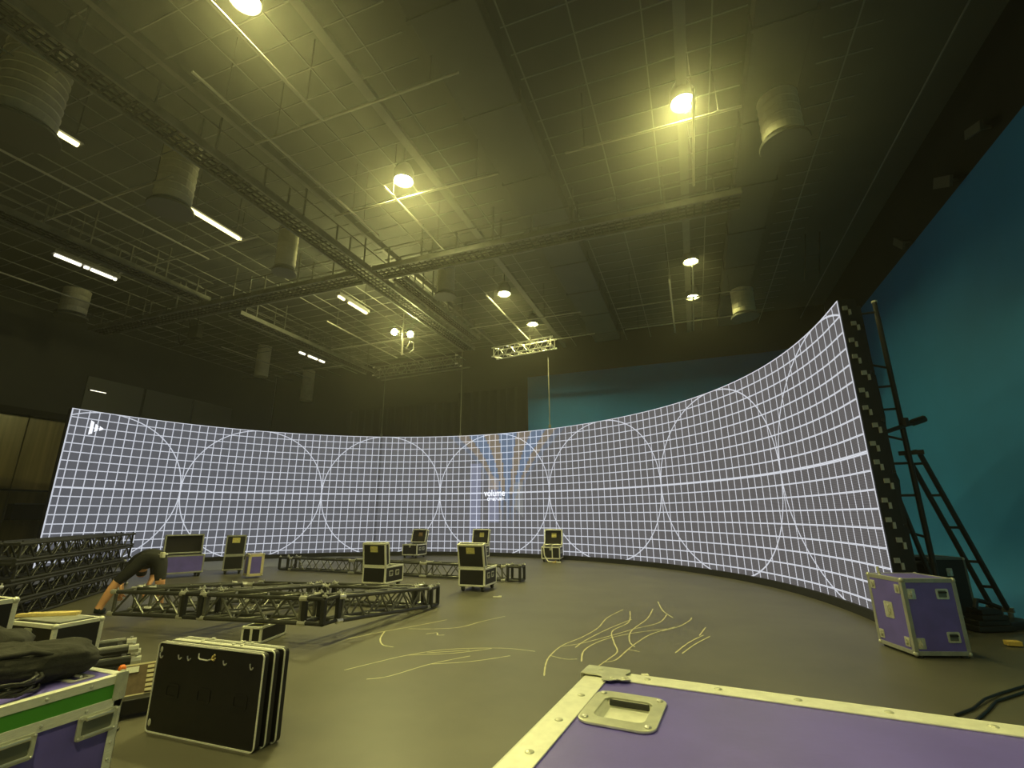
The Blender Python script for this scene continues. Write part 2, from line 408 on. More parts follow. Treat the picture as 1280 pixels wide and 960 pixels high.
def hung_duct(x, y, r, zb, zt, lab, plate=True, group='round hanging ducts'):
    e = empty('hanging_duct', (x, y, zb), 0, lab, 'duct', group)
    prof = [(.01, .12), (r, .12)]; z = .12; H = zt - zb; n = max(4, int((H - .12) / .16))
    for i in range(n):
        z0 = .12 + (H - .12) * i / n; z1 = .12 + (H - .12) * (i + 1) / n
        prof += [(r, z0 + .01), (r, z1 - .03), (r * 1.025, z1 - .02), (r * 1.025, z1 - .005)]
    prof += [(.01, H)]
    b = MB(); b.lathe(prof, 28); b.build('shaft', M['duct'], e, smooth=False)
    if plate:
        b = MB(); b.lathe([(.01, -.03), (r * 1.22, -.03), (r * 1.25, 0), (r * 1.22, .03), (.02, .06)], 28); b.build('diffuser_plate', M['ductplate'], e)
        b = MB(); b.tube((0, 0, .03), (0, 0, .14), r * .5, 12); b.build('neck', M['ductplate'], e)
def ductk(x, y, k, r, top, lab, plate=True):
    p = K(x, y, k); hung_duct(p.x, p.y, r, p.z, top, lab, plate)
ductk(-1.56, .90, 6.0, .33, ZC, 'big round hanging duct with a wide dark plate, next to the long tube light')
ductk(-1.60, .52, 6.0, .42, ZC, 'largest round hanging duct at the upper left edge, by the short tube light')
ductk(-1.54, 1.37, 6.0, .24, 8.7, 'small round hanging duct with dark plate between the catwalks')
ductk(-2.94, 1.345, 6.0, .34, 8.35, 'round hanging duct at far left below the white broken tube light')
ductk(.335, 1.305, 6.0, .31, 8.37, 'round hanging duct on the right near the brightest lamp')
ductk(.345, 2.60, 6.0, .33, 8.37, 'long round hanging duct on the right near the back wall')
ductk(-2.99, 2.58, 5.9, .28, 8.9, 'thin far hanging duct above the screen on the left, the left of a pair', False)
ductk(-3.26, 3.33, 5.7, .30, 8.9, 'thin far hanging duct above the screen on the left, the right of a pair', False)
ductk(-1.01, 1.82, 6.3, .26, 8.9, 'dim round duct with plate behind the tube light in three segments')

e = empty('hanging_ladder', K(.555, 2.25, 6.2), 0, 'dim ladder frame hanging under the roof right of the long hanging duct', 'ladder')
for dx in (0, .35):
    b = MB(); b.tube((dx, 0, 0), (dx + .25, .1, ZC - CAM_H - 6.2), .02, 6); b.build('rail', M['rail'], e)
for t in (.2, .5, .8):
    b = MB(); z = (ZC - CAM_H - 6.2) * t; b.tube((.25 * t, .1 * t, z), (.35 + .25 * t, .1 * t, z), .015, 6); b.build('rung', M['rail'], e)

# hoop shaped coil hanging at the left
p = K(-2.76, 1.82, 5.9)
e = empty('hanging_cable_coil', p, 0, 'looped cable coil and bracket hanging under the left cross catwalk', 'cable')
b = MB(); b.path([(.42 * math.sin(t) * .6 - .1, 0, .5 * math.cos(t) + .45) for t in [i * 2 * PI / 20 for i in range(20)]], .03, 6, True); b.build('coil', M['catwalk'], e)
b = MB(); b.span((.3, -.1, .1), (.7, .1, .55)); b.tube((.5, 0, .55), (.5, 0, 1.1), .03); b.build('bracket', M['catwalk'], e)

# bits of board hanging at the top of the right wall
for i, (y, z, s) in enumerate(((9.0, 7.75, .45), (10.2, 7.6, .6), (12.4, 7.55, .5))):
    b = MB(); b.box((0, 0, 0), (.05, s, s * .35)); b.box((.12, 0, .0), (.23, .05, .05))
    o = b.build('hung_board', M['ductplate'], loc=(XR - .22, y, z), rot=(.35 + .2 * i, 0, 0))
    tag(o, ('topmost tilted board', 'middle tilted board', 'lowest tilted board')[i] + ' fixed high on the right wall above the cyan paint', 'board', 'tilted boards high on the right wall')

# ------------------------------------------------------------------ trusses
def truss_between(name, p, q, w, lab, mt, cat='truss', group=None, r=.025, bays=None, conn=True, conn_mat='steel', flat=False, up=(0, 0, 1)):
    """box truss (or a ladder when flat) from p to q: centre line of its bottom face"""
    p, q = V(p), V(q); d = q - p; L = d.length
    e = empty(name, p, 0, lab, cat, group)
    rot = Matrix.Identity(3)
    x = d.normalized(); y = V(up).cross(x).normalized(); z = x.cross(y)
    e.rotation_euler = Matrix((x, y, z)).transposed().to_euler()
    h = w / 2; n = bays or max(2, round(L / .5))
    sides = ((-h, 0), (h, 0)) if flat else ((-h, 0), (h, 0), (-h, w), (h, w))
    for (yy, zz) in sides:
        b = MB(); b.tube((0, yy, zz + r), (L, yy, zz + r), r, 8); b.build('chord', M['darktruss' if mt == 'greytruss' else mt], e)
    b = MB(); rb = r * .55; s = L / n
    for i in range(n):
        x0, xm, x1 = i * s, (i + .5) * s, (i + 1) * s
        faces = [((-h, 0), (h, 0))] if flat else [((-h, 0), (h, 0)), ((-h, w), (h, w)), ((-h, 0), (-h, w)), ((h, 0), (h, w))]
        for (a, c) in faces:
            b.tube((x0 + .02, a[0], a[1] + r), (xm, c[0], c[1] + r), rb, 6)
            b.tube((xm, c[0], c[1] + r), (x1 - .02, a[0], a[1] + r), rb, 6)
    for xx in (.03, L - .03):
        if not flat:
            for a, c in (((-h, 0), (h, 0)), ((-h, w), (h, w)), ((-h, 0), (-h, w)), ((h, 0), (h, w))):
                b.bar((xx, a[0], a[1] + r), (xx, c[0], c[1] + r), .03)
    b.build('bracing', M[mt], e)
    if conn:
        for xx in (.0, L):
            for (yy, zz) in sides:
                b = MB(); b.tube((xx - .05, yy, zz + r), (xx + .05, yy, zz + r), r * 1.25, 8)
                b.tube((xx + (.045 if xx == 0 else -.045), yy, zz + r - .0), (xx + (.045 if xx == 0 else -.045), yy, zz + r + .05), .011, 6)
                b.build('connector', M[conn_mat], e)
    return e

def corner_block(p, rz, lab, w=.29, tilt=0):
    e = empty('truss_corner', p, rz, lab, 'truss corner', 'corner blocks of the floor truss frames')
    h = w / 2; r = .025
    for c in (0, w):
        b = MB()
        for a in (-h, h):
            b.tube((-h, a, c + r), (h, a, c + r), r); b.tube((a, -h, c + r), (a, h, c + r), r)
        b.build('chord_ring', M['blackmetal'], e)
    for sx in (-1, 1):
        for sy in (-1, 1):
            b = MB(); b.box((sx * h, sy * h, w / 2 + r), (.055, .055, w)); b.build('corner_post', M['blackmetal'], e, bevel=.008)
    for sx in (-1, 1):
        for sy in (-1, 1):
            b = MB(); b.tube((sx * h, sy * h, w + 2 * r), (sx * h, sy * h, w + 2 * r + .045), .016, 8, .008)
            b.tube((sx * h - .03, sy * h, w + 2 * r + .012), (sx * h + .03, sy * h, w + 2 * r + .012), .012, 6); b.build('pin', M['steel'], e)
    return e

# frame standing on the floor: corners A, B, C, E
zA, zB = .20, .01
A_, C_, E_, B_ = V((-6.10, 4.86, zA)), V((-4.36, 5.08, zA)), V((-4.27, 7.44, zB)), V((-6.12, 7.10, zB))
L_, D_ = V((-7.60, 4.74, zA - .02)), V((-7.55, 6.86, zB))
W = .27
def seg(P, Q, lab, g=.16):
    d = (Q - P).normalized(); truss_between('box_truss', P + d * g, Q - d * g, W, lab, 'greytruss', group='box trusses laid on the floor')
seg(A_, C_, 'box truss forming the front side of the floor frame, above the small silver case')
seg(C_, E_, 'box truss forming the right side of the floor frame')
seg(E_, B_, 'box truss forming the back side of the floor frame, before the open black case')
seg(A_, B_, 'box truss forming the left side of the floor frame')
seg(A_, L_, 'box truss running left from the floor frame to the bending person')
seg(V((-7.72, 5.02, zA - .04)), V((-7.58, 6.84, zB)), 'short box truss beside the bending person, behind the truss by the legs')
seg(B_, D_, 'box truss behind the bending person, joined to the back of the floor frame')
for P, rz, lab in ((A_, .1, 'black corner block at the front left joint of the floor truss frame'), (C_, .05, 'black corner block at the front right corner of the floor truss frame'),
                   (E_, .1, 'black corner block at the far right end of the floor truss frame'), (B_, .1, 'black corner block at the back left corner of the floor truss frame')):
    corner_block(P, rz, lab, W)
# low row of truss in front of the screen
R0, R1 = V((-10.65, 11.10, .01)), V((-4.15, 10.86, .01)); dd = (R1 - R0) / 3
for i, lab in enumerate(('box truss lying before the screen, left third of the row', 'box truss lying before the screen, middle third of the row behind the open black cases', 'box truss lying before the screen, right third of the row')):
    truss_between('box_truss', R0 + dd * i + dd.normalized() * .05, R0 + dd * (i + 1) - dd.normalized() * .05, .29, lab, 'greytruss', group='box trusses before the screen', bays=4)
corner_block(R1 + V((.2, 0, 0)), .0, 'black corner block ending the truss row before the screen', .29)
corner_block(R0 + V((-.2, 0, 0)), .0, 'black corner block at the left start of the truss row before the screen', .29)
# stack of dark trusses at far left
S0, S1 = V((-12.05, 7.55, 0)), V((-9.30, 4.30, 0)); dS = (S1 - S0); nS = V((-dS.y, dS.x, 0)).normalized()
levels = ('bottom truss', 'second truss from the bottom', 'third truss from the bottom', 'top truss')
for j in range(4):
    for i in range(2):
        off = nS * (-.36 * i) + dS.normalized() * (.12 * ((j * 7 + i * 3) % 4) - .5 * (j == 2) * 0)
        if j == 2: off = off - dS.normalized() * .12
        truss_between('stacked_truss', S0 + off + V((0, 0, .275 * j + .005)), S1 + off + V((0, 0, .275 * j + .005)), .225,
                      levels[j] + (' in the front column' if i == 0 else ' in the rear column') + ' of the dark stack beside the person', 'blackmetal', group='stacked dark trusses', bays=9, r=.022, conn=True, conn_mat='steel' if j < 2 else 'blackmetal')

# hanging trusses over the screen
truss_between('hanging_truss', V((-12.0, 15.95, 7.06)), V((-8.05, 15.75, 7.06)), .34, 'dark truss hanging over the screen on the left below the pair of spotlights', 'rail', bays=7)
truss_between('hanging_truss', V((-6.45, 15.6, 7.10)), V((-4.10, 15.25, 7.10)), .34, 'silver truss hanging over the screen under a round lamp', 'silvertruss', bays=5)
for x, y, zt, lab in ((-11.52, 15.93, 7.1, 'thin hoist cable from the left hanging truss down to the screen top, leftmost'), (-8.53, 17.0, 8.9, 'thin hoist cable above the middle of the screen'),
                      (-4.66, 16.50, 7.2, 'thin hoist cable in front of the cyan wall above the screen logo')):
    b = MB(); b.tube((x, y, 4.50), (x, y, zt), .018, 6); b.tube((x, y, 4.50), (x, y, 4.62), .05, 8); tag(b.build('hoist_cable', M['rail']), lab, 'cable', 'hoist cables')
for x0, x1, y, lab in ((-12.4, -8.0, 16.9, 'pale ceiling strip behind the left hanging truss'),):
    b = MB(); b.bar((x0, y, 7.2), (x1, y - .2, 7.25), .05); tag(b.build('roof_strip', M['rail']), lab, 'strip')

# ------------------------------------------------------------------ LED screen
CURVE = [[-16.693, 8.206], [-16.574, 9.103], [-16.387, 9.987], [-16.118, 10.85], [-15.763, 11.681], [-15.325, 12.472], [-14.812, 13.216], [-14.231, 13.908], [-13.589, 14.544], [-12.891, 15.119], [-12.145, 15.628], [-11.354, 16.066], [-10.525, 16.426], [-9.665, 16.705], [-8.782, 16.898], [-7.884, 17.002], [-6.981, 17.017], [-6.08, 16.945], [-5.189, 16.789], [-4.317, 16.551], [-3.47, 16.236], [-2.654, 15.848], [-1.876, 15.388], [-1.143, 14.859], [-0.463, 14.263], [0.155, 13.604], [0.703, 12.885], [1.172, 12.112], [1.557, 11.295], [1.855, 10.442], [2.07, 9.564], [2.209, 8.67], [2.281, 7.769]]
SL = 28.934; DS = SL / 32
def curve(s):
    t = max(0, min(31.9999, s / DS)); i = int(t); f = t - i
    P = [V((*CURVE[max(0, min(32, i + k))], 0)) for k in (-1, 0, 1, 2)]
    if i == 0: P[0] = 2 * P[1] - P[2]
    if i == 31: P[3] = 2 * P[2] - P[1]
    a = P[1] + .5 * f * ((P[2] - P[0]) + f * (2 * P[0] - 5 * P[1] + 4 * P[2] - P[3] + f * (3 * (P[1] - P[2]) + P[3] - P[0])))
    tg = .5 * ((P[2] - P[0]) + 2 * f * (2 * P[0] - 5 * P[1] + 4 * P[2] - P[3]) + 3 * f * f * (3 * (P[1] - P[2]) + P[3] - P[0]))
    tg.normalize(); nin = V((tg.y, -tg.x, 0))   # towards the room
    return a, tg, nin
ZB = CAM_H + .8125; ZT = ZB + 2.25; Z0 = ZB - 2.125

def tint(s, v):
    base = V((.108, .112, .128))
    w = (s - 4) / 20; w = max(0, min(1, w))
    base = base.lerp(V((.122, .115, .114)), w)
    h = ((int(s / .25) * 73856093) ^ (int((v + 9) / .25) * 19349663)) % 97 / 97
    base = base * (.95 + .10 * h)
    blue, tan, lav = V((.125, .185, .29)), V((.26, .20, .125)), V((.25, .27, .38))
    t = (v + 1.3) / 3.5
    if t > 0:
        c = 14.95; spread = .35 + 2.1 * t ** 2.2
        q = abs(s - c) / spread
        f = min(1, t * 3) * .75
        if q < .16: base = base.lerp(blue, f)
        elif q < .40: base = base.lerp(tan if s > c else tan, f * (.8 if s < c else .7) * (1 if t > .35 else 0))
        elif q < .66: base = base.lerp(blue, f)
        elif q < .85: base = base.lerp(tan, f * .65)
        elif q < 1.0: base = base.lerp(blue, f * .4)
    if 13.42 < s < 13.82 and -2.1 < v < 1.15: base = base.lerp(lav, .6)
    if 14.15 < s < 14.62 and -1.05 < v < .75 - .6 * (s - 14.15): base = base.lerp(lav if v < .1 else V((.32, .27, .22)), .55)
    if 15.2 < s < 15.6 and -.9 + (15.6 - s) < v < .35: base = base.lerp(V((.26, .27, .26)), .5)
    if abs(s - (9.72)) < .05: base = base * .55
    return base

def screen_material():
    m = bpy.data.materials.new('led_test_grid'); m.use_nodes = True
    nt = m.node_tree; nt.nodes.clear(); N = nt.nodes.new; Lk = nt.links.new
    out = N('ShaderNodeOutputMaterial'); em = N('ShaderNodeEmission'); Lk(em.outputs[0], out.inputs[0])
    uv = N('ShaderNodeUVMap'); sep = N('ShaderNodeSeparateXYZ'); Lk(uv.outputs[0], sep.inputs[0])
    U, Vv = sep.outputs['X'], sep.outputs['Y']
    def mth(op, a, b=None, c=None):
        n = N('ShaderNodeMath'); n.operation = op
        for i, x in enumerate((a, b, c)):
            if x is None: continue
            if isinstance(x, (int, float)): n.inputs[i].default_value = x
            else: Lk(x, n.inputs[i])
        return n.outputs[0]
    def near(x, w): return mth('LESS_THAN', mth('ABSOLUTE', x), w)
    def pp(x, period): return mth('SUBTRACT', mth('FLOORED_MODULO', mth('ADD', x, period / 2), period), period / 2)
    lv = near(pp(mth('SUBTRACT', U, .18), .25), .0130)
    lh = near(pp(Vv, .25), .0130)
    bold = near(Vv, .026)
    uc = pp(mth('SUBTRACT', U, 3.18 + 2.25), 4.5)
    rr = mth('SQRT', mth('ADD', mth('MULTIPLY', uc, uc), mth('MULTIPLY', Vv, Vv)))
    ci = near(mth('SUBTRACT', rr, 2.243), .015)
    ed = mth('ADD', mth('GREATER_THAN', Vv, 2.225), mth('ADD', mth('LESS_THAN', U, .035), mth('GREATER_THAN', U, SL - .035)))
    ln = mth('MINIMUM', mth('ADD', mth('ADD', lv, lh), mth('ADD', bold, mth('ADD', ci, ed))), 1.0)
    scan = mth('MULTIPLY', near(pp(Vv, .25 / 12), .0042), .45)
    at = N('ShaderNodeAttribute'); at.attribute_name = 'content'
    mx = N('ShaderNodeMix'); mx.data_type = 'RGBA'
    lc = N('ShaderNodeMix'); lc.data_type = 'RGBA'; lc.inputs[0].default_value = .35
    lc.inputs[6].default_value = (.80, .84, .92, 1)
    sx = N('ShaderNodeVectorMath'); sx.operation = 'SCALE'; sx.inputs['Scale'].default_value = 3.3
    Lk(at.outputs['Color'], sx.inputs[0]); Lk(sx.outputs[0], lc.inputs[7])
    Lk(ln, mx.inputs[0]); Lk(at.outputs['Color'], mx.inputs[6]); Lk(lc.outputs[2], mx.inputs[7])
    dk = N('ShaderNodeVectorMath'); dk.operation = 'SCALE'; Lk(mx.outputs[2], dk.inputs[0]); Lk(mth('SUBTRACT', 1.12, scan), dk.inputs['Scale'])
    Lk(dk.outputs[0], em.inputs['Color']); em.inputs['Strength'].default_value = .90
    return m

led = empty('led_screen', (0, 0, 0), 0, 'giant curved video screen showing a white test grid with circles', 'screen')
NS, NV = 464, 70
bm = bmesh.new(); rows = []
for i in range(NS + 1):
    s = SL * i / NS; a, tg, nin = curve(s)
    rows.append([bm.verts.new((a.x, a.y, Z0 + (ZT - Z0) * j / NV)) for j in range(NV + 1)])
uvl = bm.loops.layers.uv.new('UVMap'); cl = bm.loops.layers.float_color.new('content')
for i in range(NS):
    for j in range(NV):
        f = bm.faces.new((rows[i][j], rows[i + 1][j], rows[i + 1][j + 1], rows[i][j + 1]))
        sv = ((i + .5) * SL / NS, Z0 - ZB + (ZT - Z0) * (j + .5) / NV)
        c = tint(*sv)
        for l, (di, dj) in zip(f.loops, ((0, 0), (1, 0), (1, 1), (0, 1))):
            l[uvl].uv = (SL * (i + di) / NS, Z0 - ZB + (ZT - Z0) * (j + dj) / NV); l[cl] = (*c, 1)
me = bpy.data.meshes.new('screen_face'); bm.to_mesh(me); bm.free(); me.materials.append(screen_material())
face = bpy.data.objects.new('screen_face', me); COL.objects.link(face); face.parent = led
def strip_solid(name, z0, z1, d0, d1, mt, n=96, parent=led, s0=0, s1=SL):
    m = MB(); R = []
    for i in range(n + 1):
        a, tg, nin = curve(s0 + (s1 - s0) * i / n)
        f, g = a + nin * d0, a + nin * d1
        R.append([m.bm.verts.new((p.x, p.y, z)) for p, z in ((f, z0), (f, z1), (g, z1), (g, z0))])
    for P, Q in zip(R, R[1:]):
        for k in range(4): m.bm.faces.new((P[k], Q[k], Q[(k + 1) % 4], P[(k + 1) % 4]))
    m.bm.faces.new(R[0]); m.bm.faces.new(R[-1][::-1])
    return m.build(name, M[mt], parent)
strip_solid('cabinet_backing', Z0, ZT, -.012, -.23, 'black')
strip_solid('base_plinth', 0.0, Z0 - .005, .03, -.5, 'rubber')
# pale latches and handles on the rear edge of the visible end of the screen
a, tg, nin = curve(SL)
for i in range(17):
    z = ZT - .14 - i * .25
    c = a - nin * (.075 + .07 * (i % 3 == 1)) + tg * .012
    b = MB(); b.box((0, 0, 0), (.06, .03, .06)); b.box((-.05, .0, -.07), (.03, .03, .08))
    b.build('cabinet_latch', M['aludull'], led, loc=(c.x, c.y, z), rot=(0, 0, math.atan2(nin.y, nin.x)))
# writing and mark on the screen
def on_screen(o, s, v, lift=.012):
    a, tg, nin = curve(s); z = V((0, 0, 1)); p = a + nin * lift + V((0, 0, ZB + v))
    mt = Matrix((tg, z, nin)).transposed().to_4x4(); mt.translation = p
    o.matrix_world = mt
def text(body, size, s, v, name, width):
    cu = bpy.data.curves.new(name, 'FONT'); cu.body = body; cu.size = size; cu.align_x = 'CENTER'; cu.offset = .006
    o = bpy.data.objects.new(name, cu); COL.objects.link(o)
    bpy.context.view_layer.update()
    dg = bpy.context.evaluated_depsgraph_get(); me = bpy.data.meshes.new_from_object(o.evaluated_get(dg))
    bpy.data.objects.remove(o); me.materials.append(M['ledtext'])
    xs_ = [v_.co.x for v_ in me.vertices]; k = width / (max(xs_) - min(xs_)); cx = (max(xs_) + min(xs_)) / 2
    for v_ in me.vertices: v_.co.x = (v_.co.x - cx) * k
    o = bpy.data.objects.new(name, me); COL.objects.link(o); o.parent = face; on_screen(o, s, v)
text('volume', .34, 14.41, -.115, 'screen_lettering', .86)
text('create.me', .20, 14.46, -.275, 'screen_lettering', .70)
b = MB()
for s0, s1, t0, t1, u0, u1 in ((.50, .59, -.28, -.33, -.72, -.67), (.625, .705, -.37, -.42, -.62, -.57), (.74, .84, -.42, -.485, -.57, -.515)):
    P = []
    for s_, v_ in ((s0, t0), (s1, t1), (s1, u1), (s0, u0)):
        a, tg, nin = curve(s_); p = a + nin * .012; P.append(b.bm.verts.new((p.x, p.y, ZB + 2.25 + v_)))
    b.bm.faces.new(P)
b.build('screen_mark', M['ledtext'], face)

# grey sheet on the floor in front of the left part of the screen
b = MB(); R = []
for i in range(25):
    s = 3.6 + 5.0 * i / 24; a, tg, nin = curve(s); p, q = a + nin * .08, a + nin * (3.3 if i < 18 else 3.0)
    R.append((b.bm.verts.new((p.x, p.y, .004)), b.bm.verts.new((q.x, q.y, .004))))
for P, Q in zip(R, R[1:]): b.bm.faces.new((P[0], Q[0], Q[1], P[1]))
tag(b.build('floor_sheet', M['mat']), 'grey sheet laid on the floor before the left half of the screen', 'floor sheet')

# tower behind the right end of the screen
e = empty('support_tower', (0, 0, 0), 0, 'black ladder tower with clamps holding the right end of the screen', 'tower')
T1, T2 = V((2.62, 8.46, 0)), V((2.97, 8.46, 0))
for T, zt in ((T1, 4.62), (T2, 4.66)):
    b = MB(); b.tube(T, T + V((0, 0, zt - .25)), .035, 10); b.tube(T + V((0, 0, zt - .3)), T + V((0, 0, zt)), .032, 10); b.build('upright', M['blackmetal'], e)
    b = MB(); b.tube(T + V((0, 0, zt)), T + V((0, 0, zt + .03)), .04, 10); b.build('tip', M['zinc'], e)
for i, z in enumerate((.35, .8, 1.25, 1.7, 2.15, 2.6, 2.95, 3.3, 3.7, 4.5)):
    b = MB(); b.tube(T1 + V((0, 0, z)), T2 + V((0, 0, z - (.12 if i % 3 == 2 else 0))), .018, 8); b.build('rung', M['blackmetal'], e)
b = MB(); b.tube((2.58, 8.30, 2.55), (3.25, 8.52, 2.78), .03, 8); b.tube((3.0, 8.45, 2.68), (3.0, 8.45, 2.8), .06, 8); b.tube((3.1, 8.48, 2.73), (3.28, 8.53, 2.79), .05, 8); b.build('clamp_arm', M['blackmetal'], e)
b = MB(); b.tube((2.60, 8.3, 1.95), (2.72, 8.4, .3), .04, 8); b.tube((2.60, 8.2, 2.0), (2.95, 8.40, .25), .03, 8); b.tube((2.6, 8.3, 2.0), (2.62, 8.46, 2.1), .03); b.build('diagonal_brace', M['blackmetal'], e)
b = MB(); b.path([(2.62, 8.1, 3.4), (2.66, 8.2, 2.8), (2.60, 8.2, 2.2), (2.7, 8.3, 1.9), (2.62, 8.2, 1.4), (2.66, 8.25, .8), (2.62, 8.2, .1)], .045, 6); b.build('cable_bundle', M['cable'], e)
b = MB()
for z in (.6, 1.3, 2.0, 2.7, 3.4, 4.1): b.bar((2.56, 7.85, z), (2.64, 8.44, z), .035)
b.bar((2.58, 7.98, .05), (2.58, 7.98, 4.45), .06); b.build('rear_frame', M['blackmetal'], e)
# ladder brace
e = empty('ladder_brace', (0, 0, 0), 0, 'black ladder shaped brace leaning from the tower to the floor before the cyan wall', 'brace')
top, bot = V((3.04, 8.50, 2.27)), V((3.86, 9.16, .16)); wv = V((.085, -.06, 0)) * 1.5
for s_ in (-1, 1):
    b = MB(); b.tube(top + wv * s_ * .5, bot + wv * s_ * .5, .034, 8); b.build('rail', M['blackmetal'], e)
for t in (.06, .27, .48, .70, .86):
    c = top.lerp(bot, t); b = MB(); b.bar(c - wv * .55, c + wv * .55, .035); b.build('rung', M['blackmetal'], e)
b = MB(); b.bar(top - wv * .7 + V((-.06, 0, .03)), top + wv * .7 + V((.02, 0, .03)), .06); b.tube(top + V((.03, 0, .03)), top + V((.03, 0, .07)), .03); b.build('hook', M['blackmetal'], e)
b = MB(); b.bar(bot - wv * .9, bot + wv * .9, .06); b.tube(bot, (bot.x, bot.y, 0), .03); b.tube(bot + V((.05, 0, .03)), bot + V((.12, 0, -.03)), .02); b.build('foot', M['zincdark'], e)

# ------------------------------------------------------------------ flight cases
def edges_of(b, w, d, h, z0, t=.03, o=.004):
    x, y, z1 = w / 2, d / 2, z0 + h
    for sx in (-1, 1):
        for sy in (-1, 1):
            b.span((sx * (x + o) - (t if sx > 0 else 0), sy * (y + o) - (t if sy > 0 else 0), z0), (sx * (x + o) + (0 if sx > 0 else t), sy * (y + o) + (0 if sy > 0 else t), z1))
    for z_ in (z0 - o, z1 + o - t):
        for sy in (-1, 1):
            b.span((-x - o, sy * (y + o) - (t if sy > 0 else 0), z_), (x + o, sy * (y + o) + (0 if sy > 0 else t), z_ + t))
        for sx in (-1, 1):
            b.span((sx * (x + o) - (t if sx > 0 else 0), -y - o, z_), (sx * (x + o) + (0 if sx > 0 else t), y + o, z_ + t))

def casters(e, w, d, zc):
    for sx in (-1, 1):
        for sy in (-1, 1):
            c = (sx * (w / 2 - .07), sy * (d / 2 - .07))
            b = MB(); b.box((c[0], c[1], zc - .012), (.09, .08, .02)); b.bar((c[0] - .028, c[1], zc - .02), (c[0] - .028, c[1], .03), .012, .05); b.bar((c[0] + .028, c[1], zc - .02), (c[0] + .028, c[1], .03), .012, .05)
            k = b.build('caster', M['zincdark'], e)
            b = MB(); b.tube((c[0] - .02, c[1], .042), (c[0] + .02, c[1], .042), .042, 14); b.build('wheel', M['rubber'], k)

FACE = {'front': 0, 'right': PI / 2, 'back': PI, 'left': -PI / 2}
def face_m(face, w, d, u, z):
    r = Matrix.Rotation(FACE[face], 4, 'Z'); dist = d / 2 if face in ('front', 'back') else w / 2
    return r @ Matrix.Translation((u, -dist, z))
def handle(e, face, w, d, u, z, s=1.0):
    m = face_m(face, w, d, u, z)
    b = MB(); b.ring(.16 * s, .13 * s, .11 * s, .085 * s, .012, .018 * s, m=m)
    h = b.build('handle', M['zinc'], e)
    b = MB(); b.box((0, .0, 0), (.115 * s, .006, .09 * s), m=m); b.build('recess', M['zincdark'], h)
    b = MB(); b.box((0, -.012, .02 * s), (.10 * s, .012, .018 * s), m=m); b.build('grip', M['rubber'], h)
def latch(e, face, w, d, u, z, s=1.0):
    m = face_m(face, w, d, u, z)
    b = MB(); b.rrect(.10 * s, .13 * s, .012, .012 * s, m=m)
    h = b.build('latch', M['zinc'], e)
    b = MB(); b.box((0, -.012, 0), (.055 * s, .012, .03 * s), m=m); b.box((0, -.014, 0), (.02 * s, .02, .08 * s), m=m); b.build('twist_key', M['steel'], h)

def closed_case(label, loc, rz, w, d, h, panel, handles=(), latches=(), split=None, zc=.09, wheels=True, edge='alu', corner=True, group=None, name='flight_case', et=.03):
    e = empty(name, loc, rz, label, 'case', group)
    b = MB(); b.span((-w / 2, -d / 2, zc), (w / 2, d / 2, zc + h)); b.build('body', M[panel], e)
    b = MB(); edges_of(b, w, d, h, zc, et); b.build('edging', M[edge], e, bevel=.003)
    if corner:
        for sx in (-1, 1):
            for sy in (-1, 1):
                for zz in (zc + .012, zc + h - .012):
                    b = MB(); b.ball((sx * (w / 2 - .012), sy * (d / 2 - .012), zz), .026); b.build('ball_corner', M['zinc'], e, smooth=True)
    if split:
        b = MB(); t = .02; z = zc + h * split
        for sy in (-1, 1): b.box((0, sy * (d / 2), z), (w, .012, t * 2))
        for sx in (-1, 1): b.box((sx * (w / 2), 0, z), (.012, d, t * 2))
        b.build('lid_seam', M[edge], e)
    for a in handles: handle(e, a[0], w, d, *a[1:])
    for a in latches: latch(e, a[0], w, d, *a[1:])
    if wheels: casters(e, w, d, zc)
    return e

